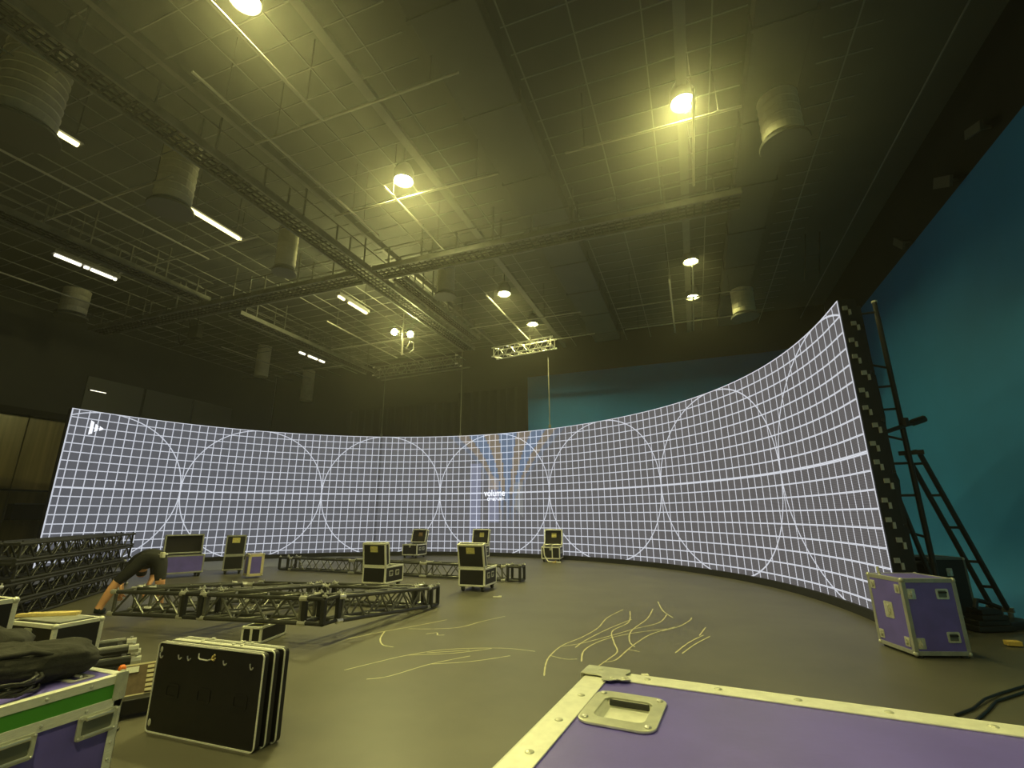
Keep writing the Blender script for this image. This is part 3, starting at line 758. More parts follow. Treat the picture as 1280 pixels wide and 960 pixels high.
def open_case(label, loc, rz, w=.56, d=.66, h=.33, lid=.45, angle=100, panel='black', lidpanel='black', edge='alu', label_mat='paper', zc=.10, side_handles=True, hinge='front', lt=.14, group=None, inner=False, lid_label=True):
    """an open hinged case; the lid stands on the hinge side"""
    e = empty('open_flight_case', loc, rz, label, 'case', group)
    b = MB(); t = .015; x, y = w / 2, d / 2
    b.span((-x, -y, zc), (x, y, zc + .02))
    b.span((-x, -y, zc), (x, -y + t, zc + h)); b.span((-x, y - t, zc), (x, y, zc + h))
    b.span((-x, -y, zc), (-x + t, y, zc + h)); b.span((x - t, -y, zc), (x, y, zc + h))
    b.build('body', M[panel], e)
    b = MB(); edges_of(b, w, d, h, zc, .034); b.build('edging', M[edge], e, bevel=.003)
    b = MB(); b.span((-x + t, -y + t, zc + .02), (x - t, y - t, zc + h - .07)); b.build('foam_insert', M['foam'], e)
    for sx in (-1, 1):
        for sy in (-1, 1):
            for zz in (zc + .012, zc + h - .012):
                b = MB(); b.ball((sx * (x - .012), sy * (y - .012), zz), .024); b.build('ball_corner', M['zinc'], e, smooth=True)
    # lid: local frame, hinge at origin, plate in xz, thickness lt towards +y (inside)
    hy = -y if hinge == 'front' else y
    m = Matrix.Translation((0, hy, zc + h + .005)) @ Matrix.Rotation(0 if hinge == 'front' else PI, 4, 'Z') @ Matrix.Rotation(math.radians(angle - 90), 4, 'X')
    b = MB(); b.span((-x, 0, 0), (x, .012, lid), m)
    b.span((-x, 0, 0), (-x + .012, lt, lid), m); b.span((x - .012, 0, 0), (x, lt, lid), m); b.span((-x, 0, 0), (x, lt, .012), m); b.span((-x, 0, lid - .012), (x, lt, lid), m)
    l = b.build('lid', M[lidpanel], e)
    b = MB(); tt = .034; o = .004
    for sx in (-1, 1):
        for yy in (-o, lt - tt + o): b.span((sx * (x + o) - (tt if sx > 0 else 0), yy, 0), (sx * (x + o) + (0 if sx > 0 else tt), yy + tt, lid), m)
    for zz in (-o, lid + o - tt):
        for yy in (-o, lt - tt + o): b.span((-x - o, yy, zz), (x + o, yy + tt, zz + tt), m)
    for sx in (-1, 1):
        for zz in (-o, lid + o - tt): b.span((sx * (x + o) - (tt if sx > 0 else 0), 0, zz), (sx * (x + o) + (0 if sx > 0 else tt), lt, zz + tt), m)
    b.build('lid_edging', M[edge], l, bevel=.003)
    b = MB(); b.span((-x + .014, .014, .014), (x - .014, .05, lid - .014), m); b.build('lid_foam', M['foam'], l)
    if lid_label:
        b = MB()
        if hinge == 'front': b.span((-.09, -.006, lid * .62), (.09, .002, lid * .88), m)
        else: b.span((-.09, .05, lid * .50), (.07, .056, lid * .80), m)
        b.build('label_card', M[label_mat], l)
    if side_handles:
        for u in (-.13, .10): handle(e, 'right', w, d, u, zc + h * .58, .85)
        for u in (-.13, .10): handle(e, 'left', w, d, u, zc + h * .58, .85)
        latch(e, 'back' if hinge == 'front' else 'front', w, d, 0, zc + h - .06, .7)
    casters(e, w, d, zc)
    return e

GB = 'open black cases on the floor'
# two nearer cases seen from the hinge side
open_case('open black case on casters with raised lid before the middle of the screen', (-4.29, 9.51, 0), math.radians(2), lid=.46, angle=104, group=GB)
open_case('open black case with raised lid standing behind the truss frame', (-6.36, 9.20, 0), math.radians(0), lid=.46, angle=98, group=GB)
# far cases before the screen
open_case('small open black case close to the screen, left one with its inside facing out', (-9.62, 15.75, 0), math.radians(0), w=.60, d=.66, h=.36, lid=.48, angle=106, hinge='back', label_mat='paper2', group=GB)
open_case('open black case half hidden behind the case in the middle', (-7.05, 15.6, 0), math.radians(4), w=.60, d=.66, h=.36, lid=.50, angle=102, hinge='back', label_mat='paper', group=GB)
c3 = open_case('open black case close to the screen with a pale cable draped over it', (-4.50, 15.85, 0), math.radians(6), w=.60, d=.66, h=.36, lid=.50, angle=102, hinge='back', label_mat='paper', group=GB)
b = MB(); b.path([(-4.66, 15.46, .55), (-4.67, 15.44, .4), (-4.64, 15.42, .2), (-4.5, 15.36, .03), (-4.1, 15.38, .02)], .02, 6); b.path([(-4.40, 15.48, .55), (-4.39, 15.44, .4), (-4.38, 15.42, .12)], .018, 6)
tag(b.build('draped_cable', M['white']), 'pale cable draped over the open case near the screen', 'cable')
b = MB(); b.box((0, 0, 0), (.10, .05, .02)); b.box((.05, 0, .02), (.03, .05, .05)); tag(b.build('tape_scrap', M['yellow'], loc=(-4.30, 15.3, .02), rot=(0, 0, .6)), 'yellow scrap of tape on the floor beside the case with the pale cable', 'tape')
# left group
open_case('open purple case with a black lid behind the bending person', (-12.25, 9.05, 0), math.radians(62), w=.84, d=.55, h=.42, lid=.46, angle=97, panel='purple', hinge='back', edge='aludull', group='cases behind the truss frame', side_handles=False, lid_label=False)
open_case('open black case with label on its raised lid, right of the open purple case', (-11.62, 10.0, 0), math.radians(48), w=.46, d=.5, h=.36, lid=.50, angle=86, edge='aludull', group='cases behind the truss frame', side_handles=False)
closed_case('small cream edged case with a purple side beside the open black case', (-10.35, 9.50, 0), math.radians(60), .34, .40, .50, 'purple', zc=.05, edge='cream', wheels=False, et=.06)

# small silver case under the frame
e = closed_case('small silver edged case with black panels under the front truss', (-5.11, 4.98, 0), math.radians(-78), .50, .25, .175, 'black', zc=.008, wheels=False, edge='alu', corner=True, name='small_flight_case', et=.026,
            handles=(), latches=(('front', .13, .10, .5), ('front', -.13, .10, .5)))
b = MB(); b.box((.0, 0, .187), (.24, .12, .012)); b.build('top_plate', M['paper'], e)
b = MB(); b.box((.0, -.127, .10), (.03, .006, .15)); b.box((.255, 0, .10), (.006, .03, .15)); b.build('side_strip', M['alu'], e)

# right purple case
rc = closed_case('tall purple case with silver edges at the right end of the screen', (2.19, 6.97, 0), math.radians(18), .56, .54, .74, 'purple', zc=.03, wheels=False, edge='aludull', et=.042,
            handles=(('front', .12, .62, .8), ('front', .14, .20, .8)),
            latches=(('left', 0, .42, 1.3), ('left', .19, .66, .7), ('left', -.19, .66, .7), ('left', .19, .14, .7), ('left', -.19, .14, .7), ('front', -.20, .62, .8), ('front', -.20, .14, .8)), name='upright_flight_case')
b = MB(); b.tube((.22, .24, 0), (.22, .24, .03), .03); b.tube((-.22, -.24, 0), (-.22, -.24, .03), .03); b.tube((.22, -.24, 0), (.22, -.24, .03), .03); b.tube((-.22, .24, 0), (-.22, .24, .03), .03); b.build('foot', M['rubber'], rc)
b = MB(); b.path([(-.24, .1, .77), (-.255, .1, .82), (-.25, .1, .86)], .012, 6); b.build('tab', M['white'], rc)

# black gear behind the right case
e = closed_case('dark equipment case behind the tall purple case by the tower foot', (3.20, 9.12, 0), math.radians(20), .50, .5, .78, 'black', zc=.06, edge='zincdark', wheels=True, latches=(('front', 0, .65, .8),), handles=(('left', 0, .5),), name='equipment_case')
e = empty('ballast_plates', (3.36, 8.42, 0), math.radians(25), 'heap of black steel ballast plates at the foot of the ladder brace', 'ballast')
for i in range(4):
    b = MB(); b.box((.02 * i, .03 * (i % 2), .045 + .06 * i), (.50 - .07 * i, .30 - .03 * i, .055)); b.build('plate', M['blackmetal'], e, bevel=.006)
b = MB(); b.path([(-.2, -.1, .27), (-.05, 0, .36), (.1, .02, .33), (.22, -.05, .27)], .03, 6); b.build('strap', M['cable'], e)
e = empty('base_plate', (3.76, 8.70, 0), math.radians(38), 'low black base plate on the floor right of the ladder foot', 'base plate')
b = MB(); b.box((0, 0, .05), (.46, .22, .1)); b.build('plate', M['blackmetal'], e, bevel=.01)
b = MB(); b.tube((-.2, .05, .11), (-.2, .05, .2), .04); b.tube((.1, .05, .11), (.1, .05, .17), .03); b.build('spigot', M['zincdark'], e)
b = MB(); b.box((0, 0, .035), (.14, .08, .05)); b.box((0, 0, .055), (.12, .06, .012)); tag(b.build('foam_block', M['yellow'], loc=(3.22, 7.55, 0), rot=(0, 0, .12), bevel=.01), 'small yellow block on the floor at the right edge', 'block')
b = MB()
for i, pts in enumerate((((1.66, 4.93, .012), (1.84, 5.12, .012), (2.02, 5.37, .02), (2.22, 5.60, .012), (2.6, 5.98, .012), (3.1, 6.5, .012)), ((1.75, 4.86, .012), (1.95, 5.15, .012), (2.08, 5.36, .012), (2.42, 5.70, .012), (2.8, 6.0, .012), (3.2, 6.3, .012)))):
    b = MB(); b.path(pts, .010, 6)
    tag(b.build('floor_cable', M['cable']), ('black cable on the dark floor at right, the upper of two', 'black cable on the dark floor at right, the lower of two')[i], 'cable', 'cables on the floor at right')
b = MB(); b.path([(2.2, 5.0, .012), (2.5, 5.2, .012), (2.9, 5.35, .012), (3.4, 5.4, .012)], .012, 6)
tag(b.build('floor_cable', M['cable']), 'short black cable on the floor at right nearest the big purple case', 'cable')

# big purple case in the right foreground
ZT2 = 1.05; s2 = (1.45 - ZT2) / .45
cor = V((-.339 * s2 * .45 / .45 * 1.0, 1.601 * s2, 0)) ; cor = V((-.301, 1.424, 0)) if abs(ZT2 - 1.05) < 1e-6 else cor
W2, D2 = 1.24, .76
e = empty('large_flight_case', (cor.x, cor.y, 0), math.radians(-4.98), 'large purple case with yellowish metal edges and a recessed handle in the right foreground', 'case')
# dish opening: centre u,v from the corner
du, dv, dw, dh = .140, -.245, .158, .19
b = MB(); zt = ZT2 - .004
x0, x1, y0, y1 = du - dw * .34, du + dw * .34, dv - dh * .32, dv + dh * .32
for (a, c, g, h_) in ((0, x0, -D2, 0), (x1, W2, -D2, 0), (x0, x1, -D2, y0), (x0, x1, y1, 0)): b.span((a, g, zt - .012), (c, h_, zt))
b.span((.003, -D2, .12), (.014, -.003, zt)); b.span((.003, -.014, .12), (W2, -.003, zt)); b.span((W2 - .012, -D2, .12), (W2, 0, zt)); b.span((0, -D2, .12), (W2, -D2 + .012, zt))
b.span((0, -D2, .1), (W2, 0, .12))
b.build('body', M['purple'], e)
b = MB(); ew = .058
b.span((0, -ew, ZT2 - .004), (W2, 0, ZT2)); b.span((-.003, -.0, ZT2 - .06), (W2, .003, ZT2)); b.span((W2 - ew, -D2, ZT2 - .004), (W2, -ew, ZT2)); 
b.span((0, -D2, ZT2 - .004), (ew, -ew, ZT2)); b.span((-.003, -D2, ZT2 - .06), (0, 0, ZT2)); b.span((ew, -D2, ZT2 - .004), (W2 - ew, -D2 + ew, ZT2)); 
for x_ in (.0, W2 - .03):
    for y_ in (-D2, -.03): b.span((x_, y_, .1), (x_ + .03, y_ + .03, ZT2 - .005))
b.build('edging', M['alu'], e, bevel=.0015)
for i in range(7):
    b = MB(); b.ball((.15 + i * .165, -ew * .45, ZT2), .009, 2, (1, 1, .35)); b.build('rivet', M['zinc'], e, smooth=True)
for i in range(4):
    b = MB(); b.ball((ew * .55, -.20 - i * .15, ZT2), .009, 2, (1, 1, .35)); b.build('rivet', M['zinc'], e, smooth=True)
# shaped corner plate
b = MB()
pts = [(-.012, .010), (.100, .012), (.104, -.004), (.096, -.030), (.108, -.048), (.118, -.064), (.098, -.078), (.086, -.074), (.072, -.090), (.050, -.092), (.044, -.066), (.030, -.060), (.008, -.064), (-.012, -.060)]
f1 = [b.bm.verts.new((x, y, ZT2 + .003)) for x, y in pts]; f2 = [b.bm.verts.new((x, y, ZT2 + .0065)) for x, y in pts]
b.bm.faces.new(f1[::-1]); b.bm.faces.new(f2)
for k in range(len(pts)): b.bm.faces.new((f1[k], f1[(k + 1) % len(pts)], f2[(k + 1) % len(pts)], f2[k]))
b.span((-.016, -.055, ZT2 - .06), (-.006, .008, ZT2 + .004)); b.span((-.014, .006, ZT2 - .06), (.10, .014, ZT2 + .004))
k = b.build('corner_plate', M['zinc'], e, bevel=.002)
for x_, y_ in ((.07, -.072), (.098, -.062), (.03, -.02)):
    b = MB(); b.ball((x_, y_, ZT2 + .006), .007, 2, (1, 1, .4)); b.build('rivet', M['zinc'], k, smooth=True)
# recessed dish handle
mm = Matrix.Translation((du, dv, ZT2 - .0005)) @ Matrix.Rotation(-PI / 2, 4, 'X')
b = MB(); b.ring(dw, dh, dw * .66, dh * .62, .005, .03, m=mm, seg=6)
k = b.build('dish_handle', M['zinc'], e, bevel=.0015)
b = MB(); w_, h_ = dw * .66, dh * .62; dz = .017
top_ = [(-w_/2, -h_/2), (w_/2, -h_/2), (w_/2, h_/2), (-w_/2, h_/2)]
tv = [b.bm.verts.new((du + x, dv + y, ZT2 - .002)) for x, y in top_]; bv = [b.bm.verts.new((du + x * .82, dv + y * .82, ZT2 - dz)) for x, y in top_]
b.bm.faces.new(bv)
for i in range(4): b.bm.faces.new((tv[i], tv[(i + 1) % 4], bv[(i + 1) % 4], bv[i]))
b.build('dish', M['alu'], k)
b = MB(); b.rrect(w_ * .84, .012, .010, .003, c=(0, 0, 0), m=Matrix.Translation((du, dv + h_ * .44, ZT2 - .007)) @ Matrix.Rotation(math.radians(-20), 4, 'X')); b.build('grip', M['rubber'], k, bevel=.003)
for sx in (-1, 1):
    for sy in (-1, 1):
        b = MB(); b.ball((du + sx * dw * .40, dv + sy * dh * .39, ZT2 + .003), .0075, 2, (1, 1, .45)); b.build('rivet', M['steel'], k, smooth=True)
for sx in (.1, W2 - .1):
    for sy in (-.1, -D2 + .1):
        b = MB(); b.tube((sx - .02, sy, .05), (sx + .02, sy, .05), .05, 14); b.box((sx, sy, .08), (.07, .06, .05)); b.build('caster', M['rubber'], e)

# left foreground purple case with green band
sL = 1.364; X0, Y0 = -2.006 * sL, 1.34 * sL; ZL = .70
e = empty('green_banded_flight_case', (X0, Y0, 0), 0, 'purple case with a green band under its lid in the left foreground', 'case')
Wl, Dl = .80, 1.1    # runs to -x and -y from the corner
b = MB(); b.span((-Wl, -Dl, .1), (-.004, -.004, ZL - .003)); b.build('body', M['purple'], e)
b = MB(); b.span((-.01, -Dl + .02, ZL - .10), (.0005, -.045, ZL - .036)); b.build('band', M['green'], e)
b = MB(); t = .036
b.span((-t, -Dl, ZL - .004), (.004, 0, ZL + .001)); b.span((-.001, -Dl, ZL - t), (.004, .004, ZL)); b.span((-Wl, -t, ZL - .004), (0, .004, ZL + .001)); b.span((-Wl, -.001, ZL - t), (.004, .004, ZL))
b.span((-.001, -Dl, ZL - .143), (.004, .0, ZL - .098)); b.span((-t, -.001, .1), (.004, .004, ZL)); b.span((-.001, -t, .1), (.004, .004, ZL))
b.span((-Wl, -Dl, ZL - .004), (-Wl + t, 0, ZL + .001))
b.build('edging', M['alu'], e, bevel=.0015)
b = MB(); b.rrect(.055, .12, .006, .01, m=Matrix.Translation((.006, -.02, ZL - .05)) @ Matrix.Rotation(PI / 2, 4, 'Z')); b.rrect(.055, .12, .006, .01, m=Matrix.Translation((-.025, .006, ZL - .05))); b.build('corner_plate', M['zinc'], e)
for i in range(8):
    b = MB(); b.ball((.0045, -.018, ZL - .08 - .07 * i), .0075, 1); b.build('rivet', M['steel'], e, smooth=True)
for i in range(4):
    for z in (ZL - .018, ZL - .12):
        b = MB(); b.ball((.0045, -.15 - .17 * i, z), .008, 1); b.build('rivet', M['steel'], e, smooth=True)
for yv in (-.095 - .0, -.41):
    m = Matrix.Translation((.006, yv, ZL - .185)) @ Matrix.Rotation(PI / 2, 4, 'Z')
    b = MB(); b.ring(.165, .10, .125, .062, .010, .012, m=m); h = b.build('latch', M['zinc'], e, bevel=.002)
    b = MB(); b.box((0, .002, 0), (.13, .004, .066), m=m); b.build('recess', M['zincdark'], h)
    b = MB(); b.tube(m @ V((-.055, -.012, .035)), m @ V((.055, -.012, .035)), .008, 8); b.build('wire', M['steel'], h)
    b = MB(); b.tube(m @ V((-.05, -.010, -.034)), m @ V((.06, -.010, -.034)), .006, 8); b.build('wire', M['steel'], h)
    for sx in (-1, 1):
        for sz in (-1, 1):
            b = MB(); b.ball(m @ V((sx * .073, -.008, sz * .04)), .007, 1); b.build('rivet', M['steel'], h, smooth=True)
m = Matrix.Translation((-.15, -.14, ZL + .002)) @ Matrix.Rotation(-PI / 2, 4, 'X')
b = MB(); b.ring(.15, .10, .11, .06, .006, .012, m=m); h = b.build('top_latch', M['zinc'], e)
b = MB(); b.tube((-.2, -.14, ZL + .01), (-.1, -.14, ZL + .01), .007); b.build('wire', M['steel'], h)
for sx in (-.1, -Wl + .1):
    for sy in (-.1, -Dl + .1):
        b = MB(); b.tube((sx - .02, sy, .05), (sx + .02, sy, .05), .05, 14); b.box((sx, sy, .08), (.07, .06, .05)); b.build('caster', M['rubber'], e)
# bags and cable coil on it
def blob(c, size, rz, seed, name, mt, parent=None, folds=9):
    random.seed(seed); m = MB()
    bmesh.ops.create_uvsphere(m.bm, u_segments=48, v_segments=24, radius=1.0)
    ph = [random.uniform(0, 6.28) for _ in range(8)]
    for v in m.bm.verts:
        x, y, z = v.co; a = math.atan2(y, x)
        k = 1 + .07 * math.sin(3 * a + ph[0]) + .05 * math.sin(5 * a + 2.5 * z + ph[1]) + .03 * math.sin(folds * z * 2 + 2 * a + ph[2]) + .025 * math.sin(11 * a - 5 * z + ph[3])
        zz = z * (1 + .10 * math.sin(2 * x * 3 + ph[4]) + .06 * math.sin(7 * y + ph[5]))
        ex = math.copysign(abs(x) ** .8, x); ey = math.copysign(abs(y) ** .8, y)
        v.co = V((ex * size[0] * k, ey * size[1] * k, max(zz, -.72) * size[2] * (1 + .04 * math.sin(9 * a + ph[6]))))
    zmin = min(v.co.z for v in m.bm.verts)
    for v in m.bm.verts: v.co.z -= zmin
    return m.build(name, M[mt], parent, smooth=True, loc=c, rot=(0, 0, rz))
bg = empty('cable_bag', (X0 - .33, Y0 - .27, ZL + .002), .95, 'slumped black fabric bag on the green banded purple case', 'bag')
blob((0, 0, 0), (.27, .17, .095), 0, 3, 'bag_body', 'fabric', bg)
b = MB(); b.path([(-.2, -.12, .09), (-.1, -.15, .14), (.05, -.13, .145), (.18, -.1, .10), (.25, -.02, .05)], .012, 6); b.build('strap', M['fabric'], bg, smooth=True)
bg = empty('cable_bag', (X0 - .60, Y0 - .33, ZL + .002), .7, 'smaller black fabric bag behind the slumped bag at the left edge', 'bag')
blob((0, 0, 0), (.22, .15, .13), 0, 11, 'bag_body', 'fabric', bg)
cc = empty('cable_coil', (X0 - .17, Y0 - .43, ZL + .004), .2, 'flat coil of black cable on the green banded purple case', 'cable')
b = MB(); pts = []
for i in range(150):
    a = i * .22; r = 1 + .10 * math.sin(i * .71) ; pts.append((.115 * r * math.cos(a), .15 * r * math.sin(a), .010 + .05 * (i / 150) + .006 * math.sin(i * 1.7)))
b.path(pts, .0085, 6); b.build('loops', M['cable'], cc, smooth=True)

# cases behind it
e = closed_case('low black case with silver edges behind the slumped bag', (-5.27, 2.84, 0), math.radians(2), .64, .36, .53, 'black', zc=.07, edge='alu', name='low_flight_case', et=.03, latches=(('front', 0, .5),))
b = MB(); b.span((-.26, -.12, .603), (.27, .13, .612)); b.build('top_panel', M['aludull'], e)
b = MB(); b.tube((-6.03, 2.85, .86), (-5.62, 2.99, .80), .022, 8); b.tube((-6.03, 2.92, .86), (-5.60, 3.06, .80), .018, 8)
b = MB(); b.box((0, 0, .012), (.46, .06, .024)); b.box((0, .07, .010), (.40, .04, .02)); tag(b.build('wooden_batten', M['wood'], loc=(-5.42, 2.86, .614), rot=(0, 0, .55)), 'yellow wooden batten lying on the low black case', 'batten')
closed_case('tall black case with silver edges at the left edge', (-4.82, 1.85, 0), 0, .62, .66, .82, 'black', zc=.08, edge='alu', name='tall_flight_case', latches=(('right', .1, .60),))
# stack of black base frames with silver ends
for i in range(4):
    e = empty('truss_rack', (-4.98 + .02 * (i % 2), 2.93 + .03 * (i % 3), .10 * i), math.radians(58 + 3 * (i % 2)), ('lowest', 'second lowest', 'second highest', 'top')[i] + ' black frame with silver ends in the stack behind the green banded case', 'frame', 'stacked black frames')
    b = MB()
    for s_ in (-1, 1): b.tube((-.30, s_ * .15, .05), (.30, s_ * .15, .05), .03, 8)
    for x_ in (-.24, 0, .24): b.bar((x_, -.15, .05), (x_, .15, .05), .035)
    b.build('bars', M['blackmetal'], e)
    for s_ in (-1, 1):
        b = MB(); b.tube((.29, s_ * .15, .05), (.36, s_ * .15, .05), .034, 8); b.tube((.325, s_ * .15, .05), (.325, s_ * .15, .097), .012, 6); b.build('end_connector', M['steel'], e)
        b = MB(); b.tube((-.29, s_ * .15, .05), (-.34, s_ * .15, .05), .034, 8); b.build('end_connector', M['steel'], e)
        b = MB(); b.bar((-.28, s_ * .15, .082), (.28, s_ * .15, .082), .012, .02); b.build('top_strip', M['alu'], e)
# brown board on a black dolly
e = empty('equipment_box', (-4.17, 2.90, 0), math.radians(58), 'small black box under the brown board', 'box')
b = MB(); b.span((-.16, -.12, .03), (.16, .12, .13)); b.build('body', M['black'], e, bevel=.006)
for sx in (-1, 1):
    b = MB(); b.tube((sx * .1, -.1, .015), (sx * .1, .1, .015), .015); b.build('skid', M['rubber'], e)
e = empty('circuit_board', (-4.17, 2.88, .125), math.radians(58), 'brown board with a row of cream teeth standing on the small black box', 'board')
tm = Matrix.Rotation(math.radians(-24), 4, 'X') @ Matrix.Diagonal((.78, 1, .80, 1))
b = MB(); b.span((-.15, -.008, 0), (.15, .008, .27), tm); b.build('board', M['brownboard'], e)
b = MB(); b.ring(.31, .28, .28, .25, .02, .01, c=(0, 0, .137), m=tm); b.build('rim', M['cream'], e)
for i in range(6):
    b = MB(); b.span((.07, -.03, .02 + .04 * i), (.125, -.008, .045 + .04 * i), tm); b.build('tooth', M['cream'], e)
b = MB(); b.span((-.12, -.02, .20), (.0, -.008, .25), tm); b.build('chip', M['alu'], e)
e = empty('marker_post', (-3.99, 2.63, 0), .5, 'thin dark post with an orange cap beside the brown board', 'post')
b = MB(); b.lathe([(.05, 0), (.05, .015), (.012, .03), (.012, .37)], 12); b.build('pole', M['blackmetal'], e)
b = MB(); b.lathe([(.012, .365), (.024, .37), (.024, .40), (.014, .415)], 12); b.build('cap', M['orange'], e, smooth=True)

# three black panels standing on edge
for i in range(3):
    lab = ('front black panel of the three standing on the floor in the foreground', 'middle black panel of the three standing on the floor in the foreground', 'rear black panel of the three standing on the floor in the foreground')[i]
    e = empty('stage_deck', (-3.265 + .012 * i, 2.735 + .075 * i, 0), math.radians(.6), lab, 'panel', 'black panels standing on edge')
    m = Matrix.Translation((0, 0, .285))
    b = MB(); b.rrect(.998, .568, .036, .034, c=(0, .004, 0), m=m); b.build('board', M['black'], e)
    b = MB(); b.ring(1.0, .57, .984, .554, .008, .034, c=(0, -.016, 0), m=m); b.rrect(.93, .008, .014 if i != 1 else .034, .003, c=(0, .004, .283), m=m); b.build('rim', M['alu'], e)
    if i == 0:
        for u, s_ in ((-.455, 1), (-.27, .8), (-.18, .8), (.16, .8), (.40, 1)):
            b = MB(); b.path([(u + .016 * math.cos(a), -.020, .50 + .034 * s_ * math.sin(a)) for a in [PI + k * PI * .8 / 8 for k in range(9)]], .0045, 6)
            b.build('clip', M['steel'], e)
        b = MB(); b.path([(-.09, -.02, .525), (-.085, -.022, .497), (-.07, -.022, .49), (.0, -.022, .488), (.02, -.022, .495)], .005, 6); h = b.build('grip', M['alu'], e)
        b = MB(); b.path([(.045, -.02, .52), (.04, -.024, .50), (.06, -.024, .495), (.07, -.024, .51)], .007, 6); b.ball((.06, -.022, .525), .009, 1); b.build('key_latch', M['wood'], e)
        b = MB(); b.ball((-.465, -.018, .06), .018, 2, (.8, .3, 1.3)); b.ball((-.465, -.018, .52), .016, 2, (.8, .3, 1.3)); b.build('corner_stud', M['zinc'], e)
        for u in (-.30, .0, .33):
            b = MB(); b.ring(.13, .09, .10, .06, .004, .02, c=(u, -.0165, .27)); b.build('cutout_rim', M['black'], e)
    else:
        for u in (-.2, .1, .18):
            b = MB(); b.tube((u, 0, .572), (u, 0, .582), .012, 8); b.build('stud', M['alu'], e)

# ------------------------------------------------------------------ chalky residue on the floor
def ribbon(b, pts, w, z=.003):
    P = [V((*p, 0)) for p in pts]; dense = []
    for i in range(len(P) - 1):
        p0, p1, p2, p3 = P[max(0, i - 1)], P[i], P[i + 1], P[min(len(P) - 1, i + 2)]
        for k in range(6):
            f = k / 6
            dense.append(p1 + .5 * f * ((p2 - p0) + f * (2 * p0 - 5 * p1 + 4 * p2 - p3 + f * (3 * (p1 - p2) + p3 - p0))))
    dense.append(P[-1]); L = []
    for i, p in enumerate(dense):
        t = (dense[min(i + 1, len(dense) - 1)] - dense[max(i - 1, 0)]).normalized(); n = V((-t.y, t.x, 0)); ww = w * (.6 + .5 * abs(math.sin(i * 1.9)))
        L.append((b.bm.verts.new((p.x + n.x * ww, p.y + n.y * ww, z)), b.bm.verts.new((p.x - n.x * ww, p.y - n.y * ww, z))))
    for A, B in zip(L, L[1:]): b.bm.faces.new((A[0], B[0], B[1], A[1]))
RIGHT = [
    [(-1.47, 4.79), (-1.56, 5.15), (-1.60, 5.46), (-1.58, 5.9), (-1.45, 6.35), (-1.36, 6.9), (-1.35, 7.6), (-1.22, 8.3)],
    [(-1.60, 5.45), (-1.42, 5.38), (-1.30, 5.42)],
    [(-1.58, 5.85), (-1.40, 6.05), (-1.15, 6.5), (-.9, 7.0), (-.62, 7.5), (-.55, 8.1)],
    [(-1.42, 5.85), (-1.38, 6.2), (-1.22, 6.9), (-1.0, 7.6)],
    [(-1.05, 5.25), (-.99, 5.55), (-.95, 5.85), (-1.05, 6.25), (-1.15, 6.8), (-1.02, 7.4), (-1.1, 8.2)],
    [(-1.03, 5.40), (-.92, 5.52), (-.86, 5.9), (-.79, 6.3), (-.66, 6.8), (-.40, 7.3)],
    [(-.86, 5.98), (-.72, 5.92)], [(-.79, 6.1), (-.88, 6.35), (-.92, 6.9), (-.8, 7.7), (-.78, 8.5)],
    [(-1.24, 5.35), (-1.30, 5.8), (-1.18, 6.3), (-.9, 6.75), (-.5, 7.15)],
    [(-.55, 7.0), (-.35, 7.35), (-.22, 7.8), (-.2, 8.0)], [(-.45, 7.9), (-.62, 8.4), (-.75, 9.2)],
    [(-.1, 6.9), (-.02, 7.4)], [(-.35, 6.0), (-.22, 6.5), (-.05, 6.95)], [(-.28, 6.0), (-.15, 6.45), (.02, 6.9)],
]
LEFT = [
    [(-4.12, 5.30), (-3.95, 5.75), (-3.72, 6.2), (-3.5, 6.7)], [(-3.93, 5.80), (-3.75, 5.45), (-3.55, 5.22), (-3.38, 5.18)],
    [(-3.72, 6.02), (-3.35, 6.15), (-3.10, 6.35), (-2.98, 6.75), (-2.8, 7.2)], [(-3.35, 5.85), (-3.25, 5.95), (-3.18, 5.85), (-3.1, 5.88)],
    [(-3.35, 4.30), (-3.2, 4.65), (-3.05, 4.95), (-2.75, 5.30), (-2.2, 5.55), (-1.8, 5.55)], [(-2.98, 4.15), (-2.83, 4.30), (-2.66, 4.75), (-2.4, 5.15)],
    [(-2.66, 4.75), (-2.3, 4.98), (-2.0, 5.30)], [(-3.05, 4.95), (-2.6, 5.2), (-2.3, 5.5)], [(-2.9, 5.1), (-2.5, 5.35)],
]
b = MB()
for p in RIGHT: ribbon(b, p, .008)
tag(b.build('tape_residue', M['residue']), 'tangle of pale chalky streaks on the floor behind the big purple case', 'floor marks', kind='stuff')
b = MB()
for p in LEFT: ribbon(b, p, .009)
tag(b.build('tape_residue', M['residue']), 'pale chalky streaks on the floor between the truss frame and the big purple case', 'floor marks', kind='stuff')
for x, y, lab in ((-7.9, 14.4, 'white scrap of tape on the floor right of the leftmost case near the screen'), (-3.55, 8.75, 'tiny white scrap on the floor right of the open case in the middle'), (-.62, 5.05, 'tiny white scrap on the open floor in front of the screen')):
    b = MB(); b.box((0, 0, .006), (.16, .06, .012)); b.box((.05, .02, .014), (.06, .05, .012)); tag(b.build('tape_scrap', M['white'], loc=(x, y, 0), rot=(0, 0, .4)), lab, 'tape')

